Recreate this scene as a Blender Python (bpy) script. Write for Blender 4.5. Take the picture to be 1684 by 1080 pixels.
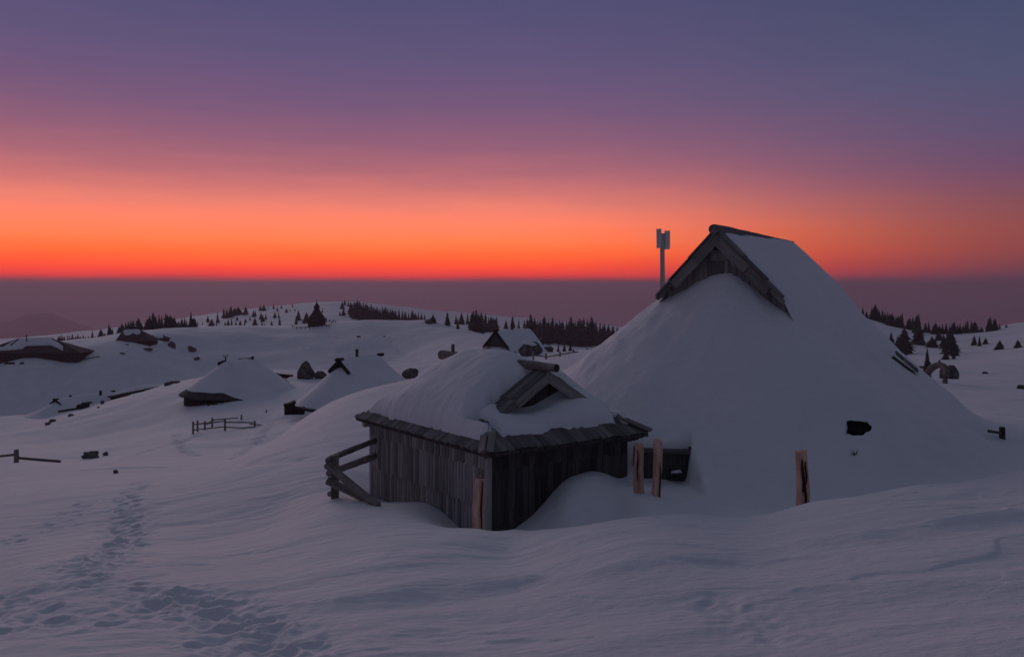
import bpy, math, random
import numpy as np
from mathutils import Vector, Matrix

# ------------------------------------------------------------------ scene, camera, sky, exposure
sc = bpy.context.scene
for o in list(bpy.data.objects):
    bpy.data.objects.remove(o)
COL = sc.collection
random.seed(7)
RNG = np.random.default_rng(11)

F = 1310.0            # focal length in photo pixels (1684 wide): about a 28 mm lens
CX, HY = 842.0, 470.0  # image centre column, eye-level row

cam_d = bpy.data.cameras.new('camera')
cam_d.sensor_width = 36.0
cam_d.lens = 36.0 * F / 1684.0
cam_d.shift_y = -(540.0 - HY) / 1684.0
cam_d.clip_start = 0.05
cam_d.clip_end = 120000.0
cam = bpy.data.objects.new('camera', cam_d)
cam.location = (0, 0, 0)
cam.rotation_euler = (math.radians(90), 0, 0)
COL.objects.link(cam)
sc.camera = cam

sc.view_settings.view_transform = 'Standard'
sc.view_settings.look = 'None'
sc.view_settings.exposure = 0.0
sc.view_settings.gamma = 1.0
sc.cycles.use_denoising = True
sc.cycles.max_bounces = 6
sc.cycles.diffuse_bounces = 4
sc.cycles.glossy_bounces = 2
sc.cycles.volume_bounces = 1
sc.cycles.transparent_max_bounces = 4


def lin(c):
    out = []
    for v in c:
        v /= 255.0
        out.append(v / 12.92 if v <= 0.04045 else ((v + 0.055) / 1.055) ** 2.4)
    return out


world = bpy.data.worlds.new('World')
sc.world = world
world.use_nodes = True
nt = world.node_tree
nt.nodes.clear()


def N(tree, t, **kw):
    n = tree.nodes.new(t)
    for k, v in kw.items():
        setattr(n, k, v)
    return n


def math_node(tree, op, a, b=None, c=None, clamp=False):
    n = tree.nodes.new('ShaderNodeMath')
    n.operation = op
    n.use_clamp = clamp
    for i, v in enumerate((a, b, c)):
        if v is None:
            continue
        if isinstance(v, (int, float)):
            n.inputs[i].default_value = v
        else:
            tree.links.new(v, n.inputs[i])
    return n.outputs[0]


tc = N(nt, 'ShaderNodeTexCoord')
sep = N(nt, 'ShaderNodeSeparateXYZ')
nt.links.new(tc.outputs['Generated'], sep.inputs[0])
elev = math_node(nt, 'ARCSINE', sep.outputs[2])                # elevation, radians
az = math_node(nt, 'ARCTAN2', sep.outputs[0], sep.outputs[1])   # azimuth, 0 straight ahead
SUN_AZ = math.radians(-21.0)
daz = math_node(nt, 'ABSOLUTE', math_node(nt, 'SUBTRACT', az, SUN_AZ))
daz = math_node(nt, 'MINIMUM', daz, math_node(nt, 'SUBTRACT', 2 * math.pi, daz))
# elevation axis 0..90 deg mapped with a square root so that the glow gets most stops
wn = N(nt, 'ShaderNodeTexNoise')
wn.inputs['Scale'].default_value = 1.0
wn.inputs['Detail'].default_value = 4
wv = N(nt, 'ShaderNodeCombineXYZ')
nt.links.new(math_node(nt, 'MULTIPLY', az, 7.0), wv.inputs[0])
nt.links.new(math_node(nt, 'MULTIPLY', elev, 55.0), wv.inputs[1])
nt.links.new(wv.outputs[0], wn.inputs['Vector'])
wob = math_node(nt, 'MULTIPLY', math_node(nt, 'SUBTRACT', wn.outputs[0], 0.5), math_node(nt, 'ADD', math.radians(0.55), math_node(nt, 'MULTIPLY', elev, 0.07)))
elev = math_node(nt, 'ADD', elev, wob)
eln = math_node(nt, 'SQRT', math_node(nt, 'DIVIDE', math_node(nt, 'MAXIMUM', elev, 0.0), math.pi / 2))


def ramp(stops):
    r = N(nt, 'ShaderNodeValToRGB')
    r.color_ramp.interpolation = 'B_SPLINE' if False else 'EASE'
    r.color_ramp.interpolation = 'LINEAR'
    el = r.color_ramp.elements
    while len(el) > 1:
        el.remove(el[0])
    first = True
    for deg, rgb, k in stops:
        pos = math.sqrt(max(deg, 0) / 90.0)
        e = el[0] if first else el.new(pos)
        e.position = pos
        first = False
        c_ = lin(rgb)
        e.color = [c_[0] * k, c_[1], c_[2], 1]
    nt.links.new(eln, r.inputs[0])
    return r.outputs[0]


sun_side = ramp([(0.0, (150, 60, 70), 1), (0.35, (205, 58, 52), 1), (0.75, (255, 62, 34), 1.5), (1.4, (255, 92, 30), 1.5),
                 (2.3, (255, 118, 48), 1.5), (3.2, (255, 136, 78), 1.4), (4.4, (255, 140, 104), 1.25), (5.6, (248, 135, 116), 1),
                 (6.6, (222, 124, 118), 1), (8.0, (184, 110, 120), 1), (10.0, (150, 98, 122), 1),
                 (12.5, (120, 90, 124), 1), (15.5, (99, 86, 124), 1), (19.5, (84, 80, 118), 1), (28, (84, 83, 106), 1),
                 (45, (84, 86, 101), 1), (90, (84, 88, 101), 1)])
far_side = ramp([(0.0, (92, 66, 84), 1), (0.6, (104, 66, 82), 1), (1.2, (132, 68, 74), 1), (2.2, (150, 74, 72), 1),
                 (3.6, (150, 78, 76), 1), (5.0, (136, 80, 88), 1), (7.0, (112, 78, 106), 1), (9.5, (94, 82, 115), 1),
                 (13, (81, 84, 116), 1), (19, (68, 76, 108), 1), (30, (72, 80, 104), 1), (50, (82, 87, 103), 1),
                 (90, (84, 88, 101), 1)])
back_side = ramp([(0.0, (52, 55, 70), 1), (6, (58, 58, 74), 1), (14, (60, 64, 82), 1), (30, (66, 72, 92), 1),
                  (50, (72, 77, 92), 1), (90, (84, 88, 101), 1)])


def smooth(v, a, b):
    m = N(nt, 'ShaderNodeMapRange', interpolation_type='SMOOTHSTEP')
    nt.links.new(v, m.inputs[0])
    m.inputs[1].default_value = a
    m.inputs[2].default_value = b
    return m.outputs[0]


def mixc(f, a, b):
    m = N(nt, 'ShaderNodeMix', data_type='RGBA')
    nt.links.new(f, m.inputs[0])
    nt.links.new(a, m.inputs[6])
    nt.links.new(b, m.inputs[7])
    return m.outputs[2]


c1 = mixc(smooth(daz, math.radians(19), math.radians(57)), sun_side, far_side)
c2 = mixc(smooth(daz, math.radians(62), math.radians(125)), c1, back_side)
bg = N(nt, 'ShaderNodeBackground')
bg.inputs[1].default_value = 1.0
nt.links.new(c2, bg.inputs[0])
wo = N(nt, 'ShaderNodeOutputWorld')
nt.links.new(bg.outputs[0], wo.inputs[0])

# the sun has set: what is left of it is a broad, weak, rosy glow low in front
sun_d = bpy.data.lights.new('sun', 'SUN')
sun_d.energy = 0.35
sun_d.angle = math.radians(24)
sun_d.color = (1.0, 0.83, 0.90)
sun = bpy.data.objects.new('sun', sun_d)
_el, _az = math.radians(12.0), SUN_AZ - math.radians(6)
_d = Vector((math.sin(_az) * math.cos(_el), math.cos(_az) * math.cos(_el), math.sin(_el)))
sun.rotation_euler = (-_d).to_track_quat('-Z', 'Y').to_euler()
COL.objects.link(sun)

# ------------------------------------------------------------------ small helpers


def vnorm(v):
    v = Vector(v)
    return v.normalized()


def px(x, y, D):
    """photo pixel and depth (metres along the view axis) -> point in the place"""
    return Vector(((x - CX) / F * D, D, (HY - y) / F * D))


def hash2(ix, iy, seed):
    h = (ix * 374761393 + iy * 668265263 + seed * 974634777) & 0xFFFFFFFF
    h = ((h ^ (h >> 13)) * 1274126177) & 0xFFFFFFFF
    return h ^ (h >> 16)


def perlin(x, y, seed=0):
    x = np.asarray(x, float)
    y = np.asarray(y, float)
    ix = np.floor(x).astype(np.int64)
    iy = np.floor(y).astype(np.int64)
    fx, fy = x - ix, y - iy
    u = fx * fx * fx * (fx * (fx * 6 - 15) + 10)
    v = fy * fy * fy * (fy * (fy * 6 - 15) + 10)

    def g(dx, dy):
        a = (hash2(ix + dx, iy + dy, seed) % 4096) * (2 * math.pi / 4096)
        return np.cos(a) * (fx - dx) + np.sin(a) * (fy - dy)
    a0 = g(0, 0) * (1 - u) + g(1, 0) * u
    a1 = g(0, 1) * (1 - u) + g(1, 1) * u
    return (a0 * (1 - v) + a1 * v) * 1.5


def fbm(x, y, seed=0, n=3):
    s, a = 0, 1.0
    for i in range(n):
        s = s + a * perlin(x * 2 ** i, y * 2 ** i, seed + i)
        a *= 0.5
    return s


def sstep(a, b, x):
    t = np.clip((x - a) / (b - a), 0, 1)
    return t * t * (3 - 2 * t)


def smax(a, b, k):
    h = np.clip(0.5 + 0.5 * (a - b) / k, 0, 1)
    return b * (1 - h) + a * h + k * h * (1 - h)


def smin(a, b, k):
    return -smax(-a, -b, k)


# ------------------------------------------------------------------ terrain
CTRL = []
for Y in (2.0, 4.0, 6.5, 9.0, 11.0):
    for k in (-0.95, -0.62, -0.3, 0.0, 0.3, 0.62, 0.95):
        X = k * Y
        CTRL.append((X, Y, -1.7 - 0.173 * Y + (0.1 * X if X > 0 else 0.045 * X)))
for p in [
    # rim of the near slope and the trough behind it
    (690, 862, 13.0), (740, 870, 12.8), (787, 873, 12.7), (845, 872, 12.55), (900, 871, 12.4), (1000, 861, 12.4), (1150, 850, 12.4), (1330, 828, 12.6), (1500, 801, 13.0), (1684, 768, 13.6),
    (820, 905, 13.7), (900, 893, 13.5), (1000, 874, 13.7), (1150, 856, 13.9), (1330, 843, 14.2), (1500, 815, 14.6), (1684, 778, 15.2),
    # snow against the small hut
    (617, 823, 17.3), (700, 831, 15.9), (770, 882, 14.7), (825, 884, 14.35), (890, 838, 14.8), (975, 776, 15.3), (1035, 797, 15.9), (1090, 795, 16.0),
    (930, 830, 14.2), (1040, 806, 14.4), (1140, 795, 15.0),
    # left of the hut and down into the bench
    (545, 822, 15.6), (600, 815, 16.8), (480, 765, 20.5), (400, 782, 20.5), (200, 805, 22), (0, 806, 25), (0, 872, 17), (250, 870, 16), (450, 850, 16),
    (0, 960, 11.2), (-300, 860, 22), (-300, 770, 45), (560, 770, 19.5), (600, 740, 22), (610, 690, 26),
    (27, 761, 45), (370, 712, 58), (425, 707, 58), (320, 717, 57), (150, 753, 48), (430, 740, 35), (250, 770, 33), (0, 768, 44), (300, 735, 45), (200, 725, 62), (100, 715, 75),
    # shoulder behind the small hut
    (690, 628, 32), (660, 633, 32), (600, 643, 33), (555, 658, 34), (500, 690, 36), (470, 715, 39), (660, 650, 46), (720, 640, 48), (760, 615, 34),
    (850, 598, 40), (950, 590, 60), (930, 583, 75), (985, 578, 70), (985, 598, 32), (880, 592, 75), (1060, 590, 60), (800, 603, 75),
    # benches with the middle huts
    (480, 683, 62), (690, 645, 66), (600, 668, 60), (320, 657, 79), (400, 667, 71), (475, 636, 85), (510, 624, 92), (590, 618, 92), (250, 690, 75),
    (60, 700, 90), (0, 716, 84), (100, 680, 103), (200, 658, 107), (290, 634, 112), (30, 701, 98), (150, 669, 105), (-250, 720, 84),
    (0, 722, 112), (100, 700, 130), (200, 684, 136), (290, 662, 138), (-250, 730, 120), (420, 612, 112), (700, 592, 112), (720, 600, 90),
    (-250, 690, 180), (0, 694, 180), (100, 690, 180), (200, 686, 180), (300, 676, 180), (400, 666, 180), (540, 650, 180), (650, 632, 180), (740, 606, 180),
    (-250, 640, 240), (0, 700, 226), (100, 672, 230), (200, 652, 236), (300, 632, 258), (400, 622, 263), (540, 598, 270), (650, 588, 274),
    (0, 640, 240), (100, 628, 244), (200, 612, 250), (300, 600, 274), (400, 583, 288), (540, 572, 291), (650, 560, 296),
    (60, 597, 251), (150, 591, 256), (200, 588, 258), (300, 575, 288), (400, 560, 303), (540, 553, 309), (-250, 600, 245),
    # chapel hill crest, dip behind it, wooded hill
    (0, 567, 290), (60, 566, 288), (130, 563, 282), (200, 563, 274), (250, 556, 286), (300, 549, 304), (400, 540, 320), (518, 536.5, 330), (600, 529, 330), (700, 529.5, 320), (760, 549, 280),
    (850, 562, 250), (960, 577, 240), (1010, 582, 240), (-250, 570, 290),
    (0, 585, 400), (100, 575, 400), (200, 575, 390), (300, 560, 410), (400, 552, 420), (518, 548, 430), (700, 545, 430), (850, 574, 360), (1000, 590, 350),
    (0, 582, 520), (100, 574, 520), (200, 559, 540), (300, 538, 600), (400, 516, 650), (480, 505, 680), (560, 497.5, 700), (610, 503, 690), (700, 526, 620), (800, 534, 560),
    (900, 550, 500), (1010, 565, 480), (450, 527, 560), (580, 520, 560), (1150, 575, 480), (-250, 575, 520),
    # right side
    (1684, 700, 22), (1684, 655, 32), (1600, 660, 30), (1684, 628, 60), (1600, 640, 42), (1560, 632, 46), (1530, 617, 90), (1684, 600, 130),
    (1600, 603, 130), (1500, 603, 170), (1684, 568, 240), (1580, 588, 210), (1684, 531, 420), (1600, 546, 415), (1520, 549.5, 410), (1475, 538, 410), (1430, 524, 420), (1390, 515, 430),
    (1440, 562, 300), (1540, 575, 280), (1300, 540, 430), (1900, 640, 60), (1900, 700, 25), (1900, 525, 420), (1900, 590, 140),
    (1684, 560, 560), (1520, 565, 560), (1390, 550, 560), (1684, 560, 700), (1390, 560, 700),
    (1250, 640, 32), (1150, 620, 40), (1350, 640, 36),
]:
    v = px(*p)
    CTRL.append(tuple(v))
CT = np.array(CTRL)


def uv(x, y):
    th = np.clip(np.arctan2(x, y), -1.0, 1.0)
    r = np.hypot(x, y)
    return np.stack([th * 2.4, np.log(np.clip(r, 1.6, 800))], -1)


_P = uv(CT[:, 0], CT[:, 1])


def _k(d2):
    return 0.5 * d2 * np.log(d2 + 1e-12)


_n = len(_P)
_d2 = ((_P[:, None] - _P[None]) ** 2).sum(-1)
_A = np.zeros((_n + 3, _n + 3))
_A[:_n, :_n] = _k(_d2) + np.eye(_n) * 2e-6
_A[:_n, _n] = 1
_A[:_n, _n + 1:] = _P
_A[_n:, :_n] = _A[:_n, _n:].T
_w = np.linalg.solve(_A, np.concatenate([CT[:, 2], np.zeros(3)]))


def tps(x, y):
    x = np.asarray(x, float).ravel()
    y = np.asarray(y, float).ravel()
    Q = uv(x, y)
    out = np.empty(len(Q))
    B = 20000
    for i in range(0, len(Q), B):
        q = Q[i:i + B]
        d2 = (q[:, :1] - _P[:, 0]) ** 2 + (q[:, 1:] - _P[:, 1]) ** 2
        out[i:i + B] = _k(d2) @ _w[:_n] + _w[_n] + q @ _w[_n + 1:]
    r = np.hypot(x, y)
    # beside and behind the viewer the near slope simply goes on
    ye, xe = np.clip(y, -15, 60), np.clip(x, -30, 30)
    plane = -1.7 - 0.173 * ye + np.where(xe > 0, 0.1, 0.045) * xe
    w = np.maximum(sstep(0.66, 0.95, np.abs(np.arctan2(x, y))), 1 - sstep(2.0, 3.2, r))
    out = out * (1 - w) + plane * w
    out -= 640 * sstep(math.log(760), math.log(5200), np.log(np.maximum(r, 1)))
    return out


# big hut frame: ridge from G0 away from the camera
ZR = 1.28
G0 = np.array([4.90, 19.0])
E = np.array([0.58, 0.8146])
Q_ = np.array([0.8146, -0.58])     # across the ridge, towards the right of the picture
RL = 6.0
HP_D = np.array([0, 1.9, 3.23, 4.48, 5.5, 6.6, 8.0, 10, 14])
HP_H = np.array([0, 1.78, 2.96, 3.97, 4.74, 5.4, 6.3, 7.7, 10.6])
_dd = np.linspace(0, 14, 281)
_hh = np.interp(_dd, HP_D, HP_H)
_hh = np.convolve(np.pad(_hh, 12, mode='reflect', reflect_type='odd'), np.ones(25) / 25, 'valid')


def hut_st(x, y):
    dx, dy = x - G0[0], y - G0[1]
    return dx * E[0] + dy * E[1], dx * Q_[0] + dy * Q_[1]


def mound(x, y):
    s, t = hut_st(x, y)
    sc_ = np.clip(s, 1.28, RL - 0.6)
    ds = s - sc_
    t = t * (1.05 + 0.13 * np.tanh(t / 0.8))
    ds = np.where(ds < 0, ds * (1 + 0.2 * sstep(0.5, 3.5, -ds)), ds)
    d = np.hypot(ds, t)
    d = np.sqrt(d * d + 0.03) - 0.1
    return ZR - np.interp(d, _dd, _hh) - 0.6 * np.maximum(0, d - 14), d


# small hut frame
SN = np.array([-0.45, 14.0])
SA = np.array([-0.617, 0.787])
SA = SA / np.linalg.norm(SA)
SB = np.array([0.850, 0.528])
SB = SB / np.linalg.norm(SB)
SLA, SLB = 4.96, 3.75
EZ = -2.94
_M = np.linalg.inv(np.stack([SA, SB], 1))


def sh_ab(x, y):
    dx, dy = x - SN[0], y - SN[1]
    return _M[0, 0] * dx + _M[0, 1] * dy, _M[1, 0] * dx + _M[1, 1] * dy




def mound_hit(xp, yp, D0=12.5, D1=19.0):
    D = np.linspace(D0, D1, 600)
    m = mound((xp - CX) / F * D, D)[0]
    i = np.nonzero((HY - yp) / F * D <= m)[0][0]
    return D[i]


_yd = mound_hit(1112, 739) + 0.22
DOOR = ((1050 - CX) / F * (_yd - 0.3), (1137 - CX) / F * (_yd - 0.3), _yd - 1.1, _yd, (HY - 797) / F * (_yd - 0.7))
_dh = mound_hit(1412, 702)
HOLE_C = np.array([(1412 - CX) / F * _dh, _dh])


def ground(x, y):
    """snow surface without the fine relief; also how much of it is the big hut's mound"""
    shp = np.shape(x)
    x = np.asarray(x, float).ravel()
    y = np.asarray(y, float).ravel()
    z = tps(x, y)
    r_ = np.hypot(x, y)
    far_ = sstep(24, 50, r_)
    z = z + far_ * (0.42 * fbm(x / 22.0, y / 16.0, 45, 3) + 0.07 * fbm(x / 9, y / 6, 48, 3))
    z = z + sstep(150, 240, r_) * (1 - sstep(700, 1500, r_)) * (0.5 * fbm(x / 45.0, y / 24.0, 145, 3) + 0.18 * fbm(x / 12.0, y / 8.0, 146, 2))
    m, d = mound(x, y)
    near = (np.hypot(x, y) < 60)
    z2 = np.where(near, smax(m, z, 0.35), z)
    # wind scoop round the small hut
    a, b = sh_ab(x, y)
    da = np.maximum(np.maximum(-a, a - SLA), 0)
    db = np.maximum(np.maximum(-b, b - SLB), 0)
    dist = np.hypot(da, db)
    lim = -3.52 + 1.35 * dist
    z2 = np.where(dist < 3, smin(z2, lim, 0.25), z2)
    # the entrance dug out of the mound
    x0, x1, y0, y1, fl = DOOR
    inside = np.minimum(np.minimum(x - x0, x1 - x), y1 - y) + 0.03 * perlin(x * 4, y * 4, 5)
    k = sstep(-0.05, 0.10, inside)
    z2 = np.where((y > y0 - 1), z2 * (1 - k) + np.minimum(z2, fl) * k, z2)
    return z2.reshape(shp), (m - z).reshape(shp)


def ray_ground(xp, yp, D0, D1, n=260):
    """where the sight line through a photo pixel meets the snow between two depths"""
    D = np.exp(np.linspace(math.log(D0), math.log(D1), n))
    X = (xp - CX) / F * D
    Zr = (HY - yp) / F * D
    Zg, _ = ground(X, D)
    below = np.nonzero(Zr <= Zg)[0]
    i = below[0] if len(below) else int(np.argmin((Zr - Zg) / D))
    return Vector((X[i], D[i], Zg[i]))


def gz(x, y):
    return float(ground(np.array([x]), np.array([y]))[0][0])


# --- footprints and ski tracks, laid out on the snow
PRINTS = []      # x, y, radius, depth
PATHS = []


def trail(pix, D0, D1, step, rad, depth, side=0.14, jit=0.06, seed=1):
    rg = random.Random(seed)
    pts = [ray_ground(a, b, D0, D1) for a, b in pix]
    PATHS.append(([tuple(p.to_2d()) for p in pts], 0.30 + side))
    acc, kk = 0.0, 0
    for p, q in zip(pts[:-1], pts[1:]):
        seg = (q - p).to_2d()
        L = seg.length
        if L < 1e-6:
            continue
        n = Vector((-seg.y, seg.x)) / L
        t = acc
        while t < L:
            c = p.to_2d() + seg * (t / L) + n * (side * (1 if kk % 2 else -1) + rg.uniform(-jit, jit))
            PRINTS.append((c.x, c.y, rad * rg.uniform(0.75, 1.25), depth * rg.uniform(0.6, 1.25)))
            kk += 1
            t += step * rg.uniform(0.75, 1.25)
        acc = t - L


trail([(238, 790), (205, 825), (215, 850), (210, 878), (150, 915), (140, 950), (190, 962), (270, 978), (330, 990), (385, 1012), (420, 1045), (470, 1085)], 4, 40, 0.40, 0.115, 0.12, jit=0.12, seed=3)
trail([(215, 850), (205, 880), (160, 930)], 4, 40, 0.45, 0.11, 0.10, side=0.25, jit=0.15, seed=4)
trail([(300, 985), (350, 1000), (400, 1030), (440, 1075)], 4, 40, 0.5, 0.115, 0.12, side=0.25, jit=0.18, seed=5)
trail([(0, 985), (30, 1010), (60, 1035), (150, 1020), (240, 1005)], 4, 40, 0.45, 0.115, 0.11, side=0.2, jit=0.12, seed=6)
trail([(450, 690), (435, 712), (415, 735), (390, 752)], 25, 70, 0.55, 0.24, 0.22, seed=7)
trail([(290, 715), (300, 735), (320, 750)], 25, 70, 0.5, 0.22, 0.2, seed=8)
trail([(1190, 1000), (1225, 1015), (1265, 1045), (1290, 1046)], 4, 14, 0.9, 0.17, 0.08, side=0.08, seed=9)
trail([(20, 890), (90, 865), (140, 825)], 8, 40, 0.62, 0.13, 0.09, side=0.2, seed=10)
LEDGE = []
for a, b in [(1640, 850), (1560, 858), (1400, 884), (1280, 902), (1160, 915), (980, 938), (860, 952), (740, 968), (620, 982), (520, 990)]:
    g = ray_ground(a, b, 4, 13)
    LEDGE.append((g.x, g.y))
LEDGE2 = []
for a, b in [(1684, 955), (1520, 962), (1360, 968), (1200, 975), (1040, 985), (900, 992)]:
    g = ray_ground(a, b, 4, 13)
    LEDGE2.append((g.x, g.y))
TRACKS = []
for pix, D0, D1 in [([(170, 765), (230, 745), (330, 715)], 25, 80), ([(110, 775), (260, 768), (420, 760), (500, 755)], 20, 60),
                    ([(700, 545), (650, 570), (560, 580), (500, 572)], 100, 330), ([(560, 540), (640, 560), (700, 590)], 100, 330),
                    ([(130, 590), (180, 600), (240, 620), (290, 632)], 115, 280), ([(60, 605), (90, 640), (130, 650)], 115, 230), ([(75, 605), (110, 640), (150, 648)], 115, 230),
                    ([(180, 565), (300, 556), (450, 560), (520, 545)], 150, 330)]:
    TRACKS.append([tuple(ray_ground(a, b, D0, D1).to_2d()) for a, b in pix])


def seg_dist(x, y, pts):
    best = np.full(x.shape, 1e9)
    sgn = np.zeros(x.shape)
    for (x0, y0), (x1, y1) in zip(pts[:-1], pts[1:]):
        dx, dy = x1 - x0, y1 - y0
        L2 = dx * dx + dy * dy + 1e-9
        t = np.clip(((x - x0) * dx + (y - y0) * dy) / L2, 0, 1)
        d = np.hypot(x - x0 - t * dx, y - y0 - t * dy)
        s = np.sign((x - x0) * dy - (y - y0) * dx)
        sgn = np.where(d < best, s, sgn)
        best = np.minimum(best, d)
    return best, sgn


def detail(x, y, onm):
    """fine relief of the snow; onm = 0..1 where the big hut's mound is"""
    r = np.hypot(x, y)
    z = np.zeros(x.shape)
    wx = x + 0.6 * perlin(x * 0.4, y * 0.4, 91)
    wy = y - 0.17 * x + 0.5 * perlin(x * 0.35, y * 0.5, 92)
    patch = sstep(-0.25, 0.5, fbm(x / 5.0, y / 3.0, 31, 2))
    calm = 1 - 0.6 * onm
    f1 = np.clip(1.3 - r / 60, 0.0, 1)
    f2 = np.clip(1.2 - r / 28, 0.0, 1)
    rid = 1 - np.abs(perlin(wx / 1.5, wy / 0.62, 41)) * 2.0
    crust = sstep(-0.02, 0.05, perlin(wx / 2.3, wy / 0.8, 63) + 0.25 * perlin(wx / 0.6, wy / 0.3, 64))
    z += f2 * calm * 0.020 * sstep(-0.2, 0.4, perlin(x / 3.1, y / 2.2, 65)) * crust
    z += f2 * calm * (0.002 + 0.020 * patch) * rid
    z += f2 * calm * 0.012 * patch * perlin(wx / 0.55, wy / 0.16, 42)
    z += f2 * calm * 0.004 * perlin(x / 0.13, y / 0.09, 43)
    z += f1 * calm * 0.035 * fbm(wx / 3.6, wy / 1.3, 44, 3)
    z += 0.08 * onm * fbm(x / 1.1, y / 1.1, 46, 3) + 0.13 * onm * perlin(x / 2.6 + 3, y / 2.6, 49) + 0.010 * onm * perlin((x + y) / 1.2, (x - y) / 0.4, 47)
    ledge_mask = r < 20
    xs, ys = x[ledge_mask], y[ledge_mask]
    for pts, hgt in ((LEDGE, 0.11), (LEDGE2, 0.06)):
        jx = 0.10 * perlin(xs * 1.5, ys * 1.5, 51)
        d, s = seg_dist(xs + jx, ys + jx, pts)
        amp = hgt * (0.6 + 0.4 * sstep(-0.3, 0.3, perlin(xs / 0.9, ys / 0.9, 52)))
        z[ledge_mask] += amp * (np.exp(-(d / 0.35) ** 2) * np.where(s < 0, 1, 0) - 0.8 * np.exp(-(d / 0.07) ** 2))
    for pts in TRACKS:
        m = r < 340
        d, s = seg_dist(x[m] + 0.4 * perlin(x[m] / 6, y[m] / 6, 53), y[m], pts)
        wdt = 0.25 + 0.0022 * r[m]
        z[m] -= (0.05 + 0.0012 * r[m]) * np.exp(-(d / wdt) ** 2)
    near_ = r < 75
    xn, yn = x[near_], y[near_]
    for pts, wid in PATHS:
        d, _s = seg_dist(xn, yn, pts)
        k = np.exp(-(d / wid) ** 2)
        z[near_] += k * (0.028 * perlin(xn * 3.7, yn * 3.7, 66) + 0.016 * perlin(xn * 9, yn * 9, 67) - 0.02)
    for (cx, cy, rad, dep) in PRINTS:
        m = (np.abs(x - cx) < 0.8) & (np.abs(y - cy) < 0.8)
        if not m.any():
            continue
        dd = np.hypot(x[m] - cx, y[m] - cy) / rad
        dd = dd * (1 + 0.25 * perlin(x[m] * 7, y[m] * 7, 60))
        dep = dep * 0.42
        z[m] += -dep * np.exp(-dd ** 4) + 0.30 * dep * np.exp(-((dd - 1.35) / 0.35) ** 2) + 0.25 * dep * perlin(x[m] * 9, y[m] * 9, 61) * np.exp(-(dd / 2) ** 2)
    return z


# ------------------------------------------------------------------ materials
def mat(name):
    m = bpy.data.materials.new(name)
    m.use_nodes = True
    t = m.node_tree
    b = t.nodes['Principled BSDF']
    return m, t, b


def snow_material():
    m, t, b = mat('snow')
    b.inputs['Roughness'].default_value = 0.75
    b.inputs['Specular IOR Level'].default_value = 0.15
    tc = N(t, 'ShaderNodeNewGeometry')
    n1 = N(t, 'ShaderNodeTexNoise')
    n1.inputs['Scale'].default_value = 0.35
    n1.inputs['Detail'].default_value = 5
    t.links.new(tc.outputs['Position'], n1.inputs['Vector'])
    r = N(t, 'ShaderNodeValToRGB')
    r.color_ramp.elements[0].position = 0.3
    r.color_ramp.elements[0].color = (0.80, 0.815, 0.85, 1)
    r.color_ramp.elements[1].position = 0.7
    r.color_ramp.elements[1].color = (0.88, 0.885, 0.90, 1)
    t.links.new(n1.outputs[0], r.inputs[0])
    t.links.new(r.outputs[0], b.inputs['Base Color'])
    mp = N(t, 'ShaderNodeMapping')
    mp.inputs['Rotation'].default_value = (0, 0, math.radians(-10))
    mp.inputs['Scale'].default_value = (1.0, 2.2, 1.6)
    t.links.new(tc.outputs['Position'], mp.inputs['Vector'])
    n2 = N(t, 'ShaderNodeTexNoise')
    n2.inputs['Scale'].default_value = 3.0
    n2.inputs['Detail'].default_value = 7
    n2.inputs['Roughness'].default_value = 0.62
    t.links.new(mp.outputs[0], n2.inputs['Vector'])
    n3 = N(t, 'ShaderNodeTexNoise')
    n3.inputs['Scale'].default_value = 38
    n3.inputs['Detail'].default_value = 3
    t.links.new(tc.outputs['Position'], n3.inputs['Vector'])
    b1 = N(t, 'ShaderNodeBump')
    b1.inputs['Strength'].default_value = 0.6
    b1.inputs['Distance'].default_value = 0.07
    t.links.new(n2.outputs[0], b1.inputs['Height'])
    b2 = N(t, 'ShaderNodeBump')
    b2.inputs['Strength'].default_value = 0.35
    b2.inputs['Distance'].default_value = 0.012
    t.links.new(n3.outputs[0], b2.inputs['Height'])
    t.links.new(b1.outputs[0], b2.inputs['Normal'])
    t.links.new(b2.outputs[0], b.inputs['Normal'])
    return m


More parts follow.
